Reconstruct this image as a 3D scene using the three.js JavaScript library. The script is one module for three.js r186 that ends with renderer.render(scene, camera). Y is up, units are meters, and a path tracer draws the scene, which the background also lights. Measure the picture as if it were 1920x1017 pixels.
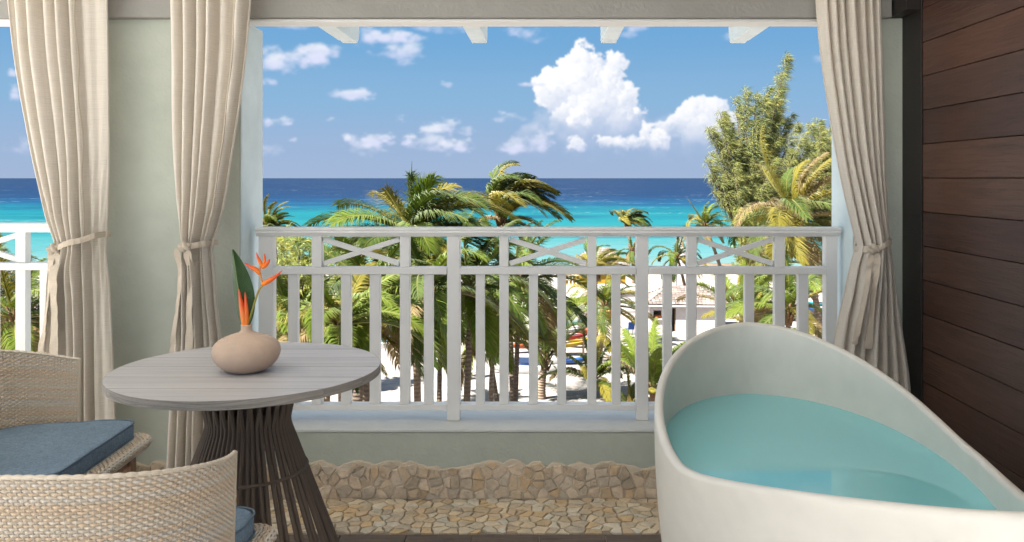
import * as THREE from 'three';
import { RoundedBoxGeometry } from 'three/addons/geometries/RoundedBoxGeometry.js';
import { mergeGeometries } from 'three/addons/utils/BufferGeometryUtils.js';

// ------------------------------------------------------------------ camera, sky, sun, exposure
const scene = new THREE.Scene();
const EYE = 1.3, F = 1590, CX = 1025, CY = 334;                 // eye height in metres; lens in pixels of a 1920 x 1017 frame
const camera = new THREE.PerspectiveCamera(2 * Math.atan(508.5 / F) * 180 / Math.PI, 1920 / 1017, 0.05, 60000);
camera.position.set(0, EYE, 0);
camera.setViewOffset(1920, 1017, 960 - CX, 508.5 - CY, 1920, 1017);   // a shift lens: level camera, horizon in the upper third
const renderer = new THREE.WebGLRenderer({ antialias: true });
renderer.toneMapping = THREE.LinearToneMapping;
renderer.toneMappingExposure = 4.15;
renderer.shadowMap.enabled = true;
const SUN = new THREE.Vector3(-0.52, 0.80, 0.30).normalize();
const sun = new THREE.DirectionalLight(new THREE.Color(1, 0.96, 0.89), 5.0);
sun.position.copy(SUN).multiplyScalar(150); sun.target.position.set(0, 0, -40);
sun.position.add(sun.target.position);
sun.castShadow = true;
Object.assign(sun.shadow.camera, { left: -110, right: 110, top: 110, bottom: -110, near: 1, far: 400 });
sun.shadow.mapSize.set(4096, 4096);
scene.add(sun, sun.target);

// ------------------------------------------------------------------ small tools
let seed_ = 7;
function srand(s) { seed_ = s >>> 0; }
function rnd() { seed_ = (seed_ + 0x6d2b79f5) | 0; let t = Math.imul(seed_ ^ (seed_ >>> 15), 1 | seed_); t = (t + Math.imul(t ^ (t >>> 7), 61 | t)) ^ t; return ((t ^ (t >>> 14)) >>> 0) / 4294967296; }
const rr = (a, b) => a + (b - a) * rnd();
const lerp = (a, b, t) => a + (b - a) * t;
const clamp = (x, a = 0, b = 1) => Math.min(b, Math.max(a, x));
const sstep = (a, b, x) => { const t = clamp((x - a) / (b - a)); return t * t * (3 - 2 * t); };
const V = (x, y, z) => new THREE.Vector3(x, y, z);
const at = (px, py, d) => V((px - CX) / F * d, EYE - (py - CY) / F * d, -d);
const lin = (c) => (c /= 255) <= 0.04045 ? c / 12.92 : ((c + 0.055) / 1.055) ** 2.4;
const srgb = (r, g, b) => [lin(r), lin(g), lin(b)];
function hash2(x, y) { let h = Math.imul(x | 0, 374761393) + Math.imul(y | 0, 668265263) | 0; h = Math.imul(h ^ (h >>> 13), 1274126177); return ((h ^ (h >>> 16)) >>> 0) / 4294967296; }
function vnoise(x, y, px = 0, py = 0) {                           // value noise 0..1, periodic when px, py are given
  const xi = Math.floor(x), yi = Math.floor(y), fx = x - xi, fy = y - yi;
  const ux = fx * fx * fx * (fx * (fx * 6 - 15) + 10), uy = fy * fy * fy * (fy * (fy * 6 - 15) + 10);
  const wx = (k) => px ? ((k % px) + px) % px : k, wy = (k) => py ? ((k % py) + py) % py : k;
  const a = hash2(wx(xi), wy(yi)), b = hash2(wx(xi + 1), wy(yi)), c = hash2(wx(xi), wy(yi + 1)), d = hash2(wx(xi + 1), wy(yi + 1));
  return lerp(lerp(a, b, ux), lerp(c, d, ux), uy);
}
function fbm(x, y, oct = 4, px = 0, py = 0) {
  let s = 0, a = 0.5, n = 0;
  for (let i = 0; i < oct; i++) { s += a * vnoise(x + i * 17, y + i * 31, px, py); n += a; a *= 0.5; x *= 2; y *= 2; px *= 2; py *= 2; }
  return s / n;
}
function curve1(pts, x) {                                          // smooth interpolation through [x, y] pairs
  if (x <= pts[0][0]) return pts[0][1];
  for (let i = 1; i < pts.length; i++) if (x <= pts[i][0]) {
    const p0 = pts[Math.max(0, i - 2)], p1 = pts[i - 1], p2 = pts[i], p3 = pts[Math.min(pts.length - 1, i + 1)];
    const h = p2[0] - p1[0], t = (x - p1[0]) / h;
    const m1 = i > 1 ? (p2[1] - p0[1]) / (p2[0] - p0[0]) * h : p2[1] - p1[1], m2 = i < pts.length - 1 ? (p3[1] - p1[1]) / (p3[0] - p1[0]) * h : p2[1] - p1[1];
    const t2 = t * t, t3 = t2 * t;
    return (2 * t3 - 3 * t2 + 1) * p1[1] + (t3 - 2 * t2 + t) * m1 + (-2 * t3 + 3 * t2) * p2[1] + (t3 - t2) * m2;
  }
  return pts[pts.length - 1][1];
}

// ------------------------------------------------------------------ sky: clear blue with trade-wind cumulus
{
  const SKY = 1 / renderer.toneMappingExposure, W = 4096, Hh = 2048, data = new Float32Array(W * Hh * 4);
  srand(11);
  // a cloud is a heap of puffs; px, py are directions written in the lens's pixel angles
  const clouds = [];
  const heap = (list, o = {}) => clouds.push({ puffs: list, white: 1, fade: [1e9, 1e9], edge: 5, rough: 1, ...o });
  function grow(cores, n, r0, r1, spread = 1) {                    // small puffs seated on the rims of big ones
    const out = cores.map((c) => [...c]);
    for (let i = 0; i < n; i++) {
      const c = cores[Math.floor(rnd() * cores.length)], a = rnd() * 6.283, k = Math.sqrt(rnd()) * spread;
      const r = lerp(r0, r1, rnd() * rnd());
      const q = [c[0] + Math.cos(a) * c[2] * k, c[1] - Math.abs(Math.sin(a)) * c[2] * k * 0.9 + (rnd() < 0.45 ? c[2] * 0.7 * rnd() : 0), r], e = Math.hypot(q[0] - c[0], q[1] - c[1]); q.push(Math.sqrt(Math.max(0, c[2] * c[2] - e * e)) - r * 0.45); out.push(q);
    }
    return out;
  }
  heap([[1100, 236, 74], [1040, 238, 50], [1160, 240, 62], [1205, 262, 46], [1000, 262, 40], [1250, 262, 50], [1320, 258, 60]], { fade: [205, 312], white: 0.35, edge: 60 });
  heap(grow([[1046, 166, 44], [1090, 152, 48], [1134, 160, 40], [1088, 114, 26], [1094, 92, 17], [1070, 118, 20], [1154, 120, 22], [1160, 128, 18], [1118, 196, 52], [1164, 192, 34], [1028, 186, 24], [1186, 178, 18], [1072, 216, 40], [1112, 226, 44], [1156, 226, 40], [1180, 206, 22], [1122, 112, 14]], 190, 5, 19), { fade: [186, 262] });
  heap(grow([[1086, 218, 20], [1075, 226, 14], [1104, 232, 12]], 18, 4, 10), { fade: [228, 262], white: 1 });
  heap(grow([[1196, 212, 13], [1180, 222, 9], [1205, 205, 8]], 12, 3, 8), { fade: [220, 240] });
  heap(grow([[1310, 208, 30], [1338, 212, 32], [1285, 226, 28], [1262, 240, 22], [1360, 240, 36], [1315, 250, 40], [1240, 252, 18]], 60, 6, 15), { fade: [214, 292], white: 0.9 });
  heap(grow([[1215, 245, 18], [1235, 262, 22], [1206, 268, 16]], 26, 4, 11), { fade: [258, 290], white: 0.92 });
  heap(grow([[1140, 268, 16], [1162, 272, 18], [1185, 266, 14], [1125, 262, 10]], 26, 4, 10), { fade: [268, 292], white: 0.85 });
  heap(grow([[1075, 268, 15], [1088, 276, 14]], 14, 4, 9), { fade: [270, 292], white: 0.8 });
  // flat, frayed fair-weather clouds: one soft field each
  const wisps = [[985, 268, 40, 20, 0.95], [1012, 258, 26, 20, 0.9], [960, 276, 26, 12, 0.75], [1075, 270, 24, 18, 0.85], [655, 264, 22, 13, 0.95], [690, 266, 30, 16, 0.9], [722, 258, 22, 13, 0.95], [700, 282, 40, 12, 0.6], [764, 262, 16, 11, 0.95], [812, 252, 32, 20, 0.95], [838, 238, 24, 18, 0.8], [834, 276, 30, 18, 0.95], [868, 272, 22, 16, 0.85], [800, 268, 34, 16, 0.7], [880, 246, 18, 8, 0.5], [1450, 255, 60, 26, 0.6], [560, 108, 74, 24, 1.0], [520, 122, 40, 20, 0.9], [600, 96, 46, 14, 0.8], [730, 72, 60, 32, 0.95], [756, 98, 40, 20, 0.8], [660, 178, 38, 12, 0.9], [686, 174, 18, 14, 1.0], [520, 229, 26, 10, 1.05],
    [752, 220, 12, 9, 0.75], [838, 158, 14, 6, 0.45], [620, 224, 12, 5, 0.6], [548, 263, 10, 4, 0.5], [500, 154, 22, 9, 0.75], [1000, 62, 34, 16, 0.65], [960, 56, 20, 10, 0.5], [960, 222, 30, 9, 0.55], [940, 212, 10, 9, 0.55],
    [845, 50, 60, 12, 0.6], [560, 48, 34, 8, 0.5], [1190, 50, 44, 9, 0.55], [1175, 62, 20, 10, 0.4], [22, 138, 12, 8, 0.8], [30, 172, 16, 16, 0.85], [45, 275, 40, 18, 0.5], [60, 262, 22, 14, 0.6], [505, 282, 30, 10, 0.4], [1000, 158, 26, 5, 0.8], [1560, 110, 30, 10, 0.4], [1390, 70, 40, 9, 0.35]];
  const L2 = [-0.62, 0.70, 0.36];                                   // light on the cloud faces, as the sun stands to them
  const pix = new Float32Array(5);
  function cumulus(px, py, out) {
    // displacement noise shared by all heaps frays the cauliflower edge
    const n1 = fbm(px / 15, py / 15, 4) - 0.5, n2 = fbm(px / 4.6 + 50, py / 4.6, 3) - 0.5, n3 = fbm(px / 40 + 9, py / 40, 3) - 0.5;
    const m1 = fbm(px / 12 + 90, py / 12, 4) - 0.5, wx = px + n1 * 15 + n2 * 5 + n3 * 10, wy = py + m1 * 15 + n2 * 5, erode = Math.max(0, m1 + n2 * 0.8 + 0.06) * 26;
    let r = out[0], g = out[1], b = out[2];
    for (const c of clouds) {
      if (px < c.x0 || px > c.x1 || py < c.y0 || py > c.y1) continue;
      let top = -1e9, h = 0, gx = 0, gy = 0, sx = 0, sy = 0, sum = 0;
      for (const p of c.puffs) {
        const dx = wx - p[0], dy = wy - p[1], q = p[2] * p[2] - dx * dx - dy * dy;
        if (q <= 0) continue;
        const z = Math.sqrt(q), w = z * z * z;
        sum += w; sx += w * dx / p[2]; sy += w * dy / p[2];
        if (z > h) h = z;
        const zz = z + (p[3] ?? 0); if (zz > top) { top = zz; gx = dx / p[2]; gy = dy / p[2]; }
      }
      if (!sum) continue;
      sx /= sum; sy /= sum;
      const nx = gx * 0.55 + sx * 0.55 + n2 * 0.6, ny = -(gy * 0.55 + sy * 0.55) + n1 * 0.5, nz = Math.sqrt(Math.max(0.05, 1 - nx * nx - ny * ny));
      const lit = clamp(nx * L2[0] + ny * L2[1] + nz * L2[2], -0.4, 1);
      let a = sstep(0, c.edge * (0.6 + 1.6 * vnoise(px / 17, py / 17)), h - erode * (c.edge > 30 ? 0 : 1));
      const low = sstep(c.fade[0], c.fade[1], py + n1 * 30 + n3 * 40);
      a *= 1 - low * 0.92;
      a = clamp(a * (0.97 + 0.1 * n1) * lerp(0.75, 1, c.white));
      const deep = sstep(c.y0 + 20, c.y1, py), s = clamp(0.60 + 0.52 * lit - 0.34 * low - 0.12 * deep + 0.16 * n3, 0, 1);
      const cr = lerp(0.50, 1.08, s), cg = lerp(0.60, 1.07, s), cb = lerp(0.82, 1.07, s), haze = 1 - c.white;
      r = lerp(r, lerp(cr, 0.60, haze), a); g = lerp(g, lerp(cg, 0.66, haze), a); b = lerp(b, lerp(cb, 0.86, haze), a);
    }
    for (const w of wisps) {
      const dx = (px - w[0]) / w[2], dy = (py - w[1]) / w[3], q = dx * dx + dy * dy;
      if (q > 2.2) continue;
      const ns = Math.min(30, w[2] * 0.8), n = fbm(px / ns + w[0], py / ns * 1.7 + w[1], 6);
      let a = sstep(0.24, 0.80, (1 - q * 0.52) * 0.60 + (n - 0.5) * 1.15) * w[4];
      a *= sstep(2.2, 1.2, q);
      const s = 0.86 + 0.14 * sstep(0.4, -0.6, dy + n - 0.5);
      r = lerp(r, 0.86 * s, a); g = lerp(g, 0.90 * s, a); b = lerp(b, 0.98, a);
    }
    out[0] = r; out[1] = g; out[2] = b;
  }
  for (const c of clouds) {
    c.x0 = 1e9; c.x1 = -1e9; c.y0 = 1e9; c.y1 = -1e9;
    for (const p of c.puffs) { c.x0 = Math.min(c.x0, p[0] - p[2] - 14); c.x1 = Math.max(c.x1, p[0] + p[2] + 14); c.y0 = Math.min(c.y0, p[1] - p[2] - 14); c.y1 = Math.max(c.y1, p[1] + p[2] + 14); }
  }
  const ramp = [[0, 0.375, 0.485, 0.69], [0.035, 0.345, 0.48, 0.70], [0.09, 0.265, 0.475, 0.72], [0.17, 0.170, 0.405, 0.70], [0.30, 0.10, 0.36, 0.68], [0.6, 0.085, 0.26, 0.56], [1, 0.07, 0.22, 0.50]];
  const lo = V(0, 0, 0);
  for (let row = 0; row < Hh; row++) {
    const phi = ((row + 0.5) / Hh - 0.5) * Math.PI, y = Math.sin(phi), cr = Math.cos(phi);
    let k = 1; while (k < ramp.length - 1 && ramp[k][0] < y) k++;
    const t = sstep(0, 1, clamp((y - ramp[k - 1][0]) / (ramp[k][0] - ramp[k - 1][0])));
    const base = [1, 2, 3].map((c) => lerp(ramp[k - 1][c], ramp[k][c], (t + clamp((y - ramp[k - 1][0]) / (ramp[k][0] - ramp[k - 1][0]))) / 2));
    for (let col = 0; col < W; col++) {
      const th = ((col + 0.5) / W - 0.5) * 2 * Math.PI, x = cr * Math.cos(th), z = cr * Math.sin(th), i = (row * W + col) * 4;
      pix[0] = base[0]; pix[1] = base[1]; pix[2] = base[2];
      if (y > 0) {
        const mu = x * SUN.x + y * SUN.y + z * SUN.z, glow = Math.exp((mu - 1) * 9);      // bright air round the sun
        pix[0] += 0.55 * glow; pix[1] += 0.58 * glow; pix[2] += 0.55 * glow;
        let inView = 0;
        if (z < -0.2) {
          const px = CX + x / -z * F, py = CY - y / -z * F;
          inView = sstep(-260, -80, px) * sstep(2250, 2000, px) * sstep(-190, -40, py);
          if (inView > 0) cumulus(px, py, pix);
        }
        if (inView < 1 && y > 0.02 && (row % 2 === 0)) {          // the same kind of clouds all round
          const q = 1 / (y + 0.16), u = x * q * 1.5 + 20, v = z * q * 1.5 + 20;
          const cov = fbm(u, v, 5), a = sstep(0.50, 0.64, cov) * sstep(0.02, 0.1, y) * (1 - inView);
          const s = 0.80 + 0.5 * sstep(0.64, 0.5, cov) ;
          pix[0] = lerp(pix[0], 1.0 * s, a); pix[1] = lerp(pix[1], 1.03 * s, a); pix[2] = lerp(pix[2], 1.10 * s, a);
        } else if (inView < 1 && row % 2) { pix[0] = data[i - W * 4] / SKY; pix[1] = data[i - W * 4 + 1] / SKY; pix[2] = data[i - W * 4 + 2] / SKY; }
      } else { pix[0] = 0.36; pix[1] = 0.46; pix[2] = 0.6; }
      data[i] = pix[0] * SKY; data[i + 1] = pix[1] * SKY; data[i + 2] = pix[2] * SKY; data[i + 3] = 1;
    }
  }
  const sky = new THREE.DataTexture(data, W, Hh, THREE.RGBAFormat, THREE.FloatType);
  sky.mapping = THREE.EquirectangularReflectionMapping; sky.magFilter = THREE.LinearFilter; sky.needsUpdate = true;
  scene.background = sky; scene.environment = sky;
}

// ------------------------------------------------------------------ naming
const used = {};
function numbered(name) { const n = used[name] = (used[name] ?? -1) + 1; return n ? `${name}_${String(n).padStart(3, '0')}` : name; }
function tag(o, label, category, group, kind) {
  if (label) o.userData.label = label; if (category) o.userData.category = category; if (group) o.userData.group = group; if (kind) o.userData.kind = kind; return o;
}
function thing(name, label, category, pos = [0, 0, 0], turn = 0, group) {
  const o = new THREE.Group(); o.name = numbered(name); o.position.set(...pos); o.rotation.y = turn; scene.add(o); return tag(o, label, category, group);
}
function part(name, geo, mat, parent, pos, label) {
  const m = new THREE.Mesh(geo, mat); m.name = name; m.castShadow = m.receiveShadow = true; if (pos) m.position.set(...pos); if (label) m.userData.label = label; parent.add(m); return m;
}
function struct(name, geo, mat) { const m = part(numbered(name), geo, mat, scene); m.userData.kind = 'structure'; return m; }
const box = (w, h, d, r = 0.003, s = 2) => r ? new RoundedBoxGeometry(w, h, d, s, Math.min(r, w / 2.01, h / 2.01, d / 2.01)) : new THREE.BoxGeometry(w, h, d);

class GB {                                                           // collects triangles
  constructor() { this.p = []; this.c = []; this.u = []; this.i = []; }
  v(x, y, z, c, u = 0, w = 0) { this.p.push(x, y, z); if (c) this.c.push(c[0], c[1], c[2]); this.u.push(u, w); return this.p.length / 3 - 1; }
  tri(a, b, c) { this.i.push(a, b, c); }
  quad(a, b, c, d) { this.i.push(a, b, c, a, c, d); }
  grid(n, m, f, closeN = false, closeM = false) {                    // f(i, j) -> [x, y, z, color?, u?, v?]
    const o = this.p.length / 3;
    for (let i = 0; i <= n; i++) for (let j = 0; j <= m; j++) { const q = f(i, j); this.v(q[0], q[1], q[2], q[3], q[4] ?? 0, q[5] ?? 0); }
    for (let i = 0; i < n; i++) for (let j = 0; j < m; j++) { const a = o + i * (m + 1) + j; this.quad(a, a + m + 1, a + m + 2, a + 1); }
  }
  tube(pts, rad, sides, color, vScale = 1, cap = true) {             // pts: Vector3[]; rad: number or f(t)
    const o = this.p.length / 3, n = pts.length - 1; let len = 0; const up = V(0, 1, 0), T = V(0, 0, 0), N = V(0, 0, 0), B = V(0, 0, 0); let prev = null;
    for (let i = 0; i <= n; i++) {
      T.subVectors(pts[Math.min(n, i + 1)], pts[Math.max(0, i - 1)]).normalize();
      if (i) len += pts[i].distanceTo(pts[i - 1]);
      if (prev) N.copy(prev).addScaledVector(T, -prev.dot(T)).normalize(); else N.crossVectors(T, Math.abs(T.y) > 0.9 ? V(1, 0, 0) : up).normalize();
      prev = (prev || V(0, 0, 0)).copy(N); B.crossVectors(T, N);
      const r = typeof rad === 'function' ? rad(i / n) : rad, col = typeof color === 'function' ? color(i / n) : color;
      for (let j = 0; j <= sides; j++) { const a = j / sides * 2 * Math.PI, c = Math.cos(a) * r, s = Math.sin(a) * r; this.v(pts[i].x + N.x * c + B.x * s, pts[i].y + N.y * c + B.y * s, pts[i].z + N.z * c + B.z * s, col, j / sides, len * vScale); }
    }
    for (let i = 0; i < n; i++) for (let j = 0; j < sides; j++) { const a = o + i * (sides + 1) + j; this.quad(a, a + 1, a + sides + 2, a + sides + 1); }
    if (cap) for (const [k, flip] of [[0, 1], [n, 0]]) { const q = pts[k], col = typeof color === 'function' ? color(k / n) : color, cc = this.v(q.x, q.y, q.z, col, 0.5, 0); for (let j = 0; j < sides; j++) { const a = o + k * (sides + 1) + j; flip ? this.tri(cc, a + 1, a) : this.tri(cc, a, a + 1); } }
  }
  geo(flat) {
    let g = new THREE.BufferGeometry();
    g.setAttribute('position', new THREE.Float32BufferAttribute(this.p, 3));
    g.setAttribute('uv', new THREE.Float32BufferAttribute(this.u, 2));
    if (this.c.length) g.setAttribute('color', new THREE.Float32BufferAttribute(this.c, 3));
    g.setIndex(this.i); if (flat) g = g.toNonIndexed(); g.computeVertexNormals(); return g;
  }
}
function uvBox(g, s = 1, ou = 0, ov = 0) {                           // uv in metres by the face's main axis
  const p = g.attributes.position, n = g.attributes.normal, u = new Float32Array(p.count * 2);
  for (let i = 0; i < p.count; i++) {
    const ax = Math.abs(n.getX(i)), ay = Math.abs(n.getY(i)), az = Math.abs(n.getZ(i));
    const [a, b] = ay >= ax && ay >= az ? [p.getX(i), p.getZ(i)] : ax >= az ? [p.getZ(i), p.getY(i)] : [p.getX(i), p.getY(i)];
    u[2 * i] = a * s + ou; u[2 * i + 1] = b * s + ov;
  }
  g.setAttribute('uv', new THREE.BufferAttribute(u, 2)); return g;
}

// ------------------------------------------------------------------ procedural materials
function tex(w, h, f, isColor) {
  const d = new Uint8Array(w * h * 4);
  for (let y = 0; y < h; y++) for (let x = 0; x < w; x++) { const q = f(x / w, y / h), o = (y * w + x) * 4; if (typeof q === 'number') d[o] = d[o + 1] = d[o + 2] = clamp(q) * 255; else { d[o] = clamp(q[0]) * 255; d[o + 1] = clamp(q[1]) * 255; d[o + 2] = clamp(q[2]) * 255; } d[o + 3] = 255; }
  const t = new THREE.DataTexture(d, w, h); t.wrapS = t.wrapT = THREE.RepeatWrapping; t.magFilter = t.minFilter = THREE.LinearFilter; if (isColor) t.colorSpace = THREE.SRGBColorSpace; t.needsUpdate = true; return t;
}
const rep = (t, x, y) => { const c = t.clone(); c.repeat.set(x, y); c.needsUpdate = true; return c; };
const std = (o) => new THREE.MeshStandardMaterial(o);
const phys = (o) => new THREE.MeshPhysicalMaterial(o);
const RGB = (r, g, b) => new THREE.Color().setRGB(r, g, b);
// grey multiplier textures (mean near 0.9) so that one texture serves many colours
const mottle = tex(512, 512, (u, v) => { const n = fbm(u * 6, v * 6, 5, 6, 6), m = fbm(u * 24, v * 24, 3, 24, 24); const g = 0.90 + (n - 0.5) * 0.16 + (m - 0.5) * 0.06; return [g, g, g]; });
const plasterBump = tex(512, 512, (u, v) => fbm(u * 10, v * 10, 5, 10, 10) * 0.7 + fbm(u * 64, v * 64, 2, 64, 64) * 0.3);
const grain = tex(1024, 256, (u, v) => {                              // wood grain along u
  const w = fbm(u * 3, v * 4, 3, 3, 4) * 2.2, a = fbm(u * 5, v * 60 + w * 5, 3, 5, 60), b = fbm(u * 14, v * 128, 2, 14, 128), pore = vnoise(u * 40, v * 240, 40, 240);
  let g = 0.80 + (a - 0.5) * 0.55 + (b - 0.5) * 0.36 - (pore > 0.86 ? 0.2 : 0) + (fbm(u * 2, v * 3, 2, 2, 3) - 0.5) * 0.3; return [g, g * 0.985, g * 0.96];
});
const grainSoft = tex(1024, 256, (u, v) => { const a = fbm(u * 4, v * 50, 4, 4, 50), b = vnoise(u * 30, v * 190, 30, 190), k = fbm(u * 2, v * 4, 2, 2, 4); const g = 0.88 + (a - 0.5) * 0.24 + (k - 0.5) * 0.14 - (b > 0.88 ? 0.06 : 0); return [g, g, g]; });
const grainBump = tex(1024, 256, (u, v) => { const pore = vnoise(u * 40, v * 240, 40, 240); return 0.6 + (fbm(u * 8, v * 100, 3, 8, 100) - 0.5) * 0.6 - (pore > 0.84 ? 0.3 : 0); });
const linenC = tex(512, 512, (u, v) => {
  const th = vnoise(u * 6, v * 256, 6, 256), tv = vnoise(u * 256, v * 6, 256, 6), w = 0.5 + 0.5 * Math.sin(u * 512 * Math.PI / 2) * Math.sin(v * 512 * Math.PI / 2);
  const g = 0.92 + (th - 0.5) * 0.085 + (tv - 0.5) * 0.05 + (w - 0.5) * 0.03; return [g, g * 0.995, g * 0.985];
});
const linenB = tex(512, 512, (u, v) => 0.5 + (vnoise(u * 8, v * 256, 8, 256) - 0.5) * 0.7 + (vnoise(u * 256, v * 8, 256, 8) - 0.5) * 0.35);
const denimC = tex(512, 512, (u, v) => {
  const t = vnoise(u * 40, v * 256, 40, 256), s = vnoise(u * 256, v * 40, 256, 40), n = fbm(u * 8, v * 8, 3, 8, 8);
  const g = 0.80 + (t - 0.5) * 0.42 + (s - 0.5) * 0.42 + (n - 0.5) * 0.12; return [g * 1.0, g, g * 0.98];
});
const stoneC = tex(512, 512, (u, v) => {
  const n = fbm(u * 5, v * 5, 5, 5, 5), m = fbm(u * 30, v * 30, 3, 30, 30), hole = vnoise(u * 70, v * 70, 70, 70); const g = 0.86 + (n - 0.5) * 0.5 + (m - 0.5) * 0.24 - (hole > 0.9 ? 0.16 : 0);
  return [g, g * (0.985 - (n - 0.5) * 0.1), g * (0.96 - (n - 0.5) * 0.22)];
});
const stoneB = tex(512, 512, (u, v) => fbm(u * 12, v * 12, 5, 12, 12) - (vnoise(u * 70, v * 70, 70, 70) > 0.9 ? 0.2 : 0));
const sandC = tex(1024, 1024, (u, v) => {
  const n = fbm(u * 8, v * 8, 5, 8, 8), f = fbm(u * 60, v * 60, 3, 60, 60), foot = vnoise(u * 34, v * 34, 34, 34); const g = 0.86 + (n - 0.5) * 0.30 + (f - 0.5) * 0.20 - (foot > 0.78 ? 0.07 : 0); return [g, g * 0.985, g * 0.96];
});
const sandB = tex(1024, 1024, (u, v) => fbm(u * 20, v * 20, 5, 20, 20));
const barkB = tex(256, 512, (u, v) => 0.5 + 0.4 * Math.sin(v * 6.283 * 16 + 1.2 * fbm(u * 4, v * 16, 2, 4, 16)) + (fbm(u * 16, v * 40, 3, 16, 40) - 0.5) * 0.5);
const barkC = tex(256, 512, (u, v) => { const g = 0.72 + 0.14 * Math.sin(v * 6.283 * 16) + (fbm(u * 8, v * 20, 4, 8, 20) - 0.5) * 0.5; return [g, g * 0.97, g * 0.93]; });
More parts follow.
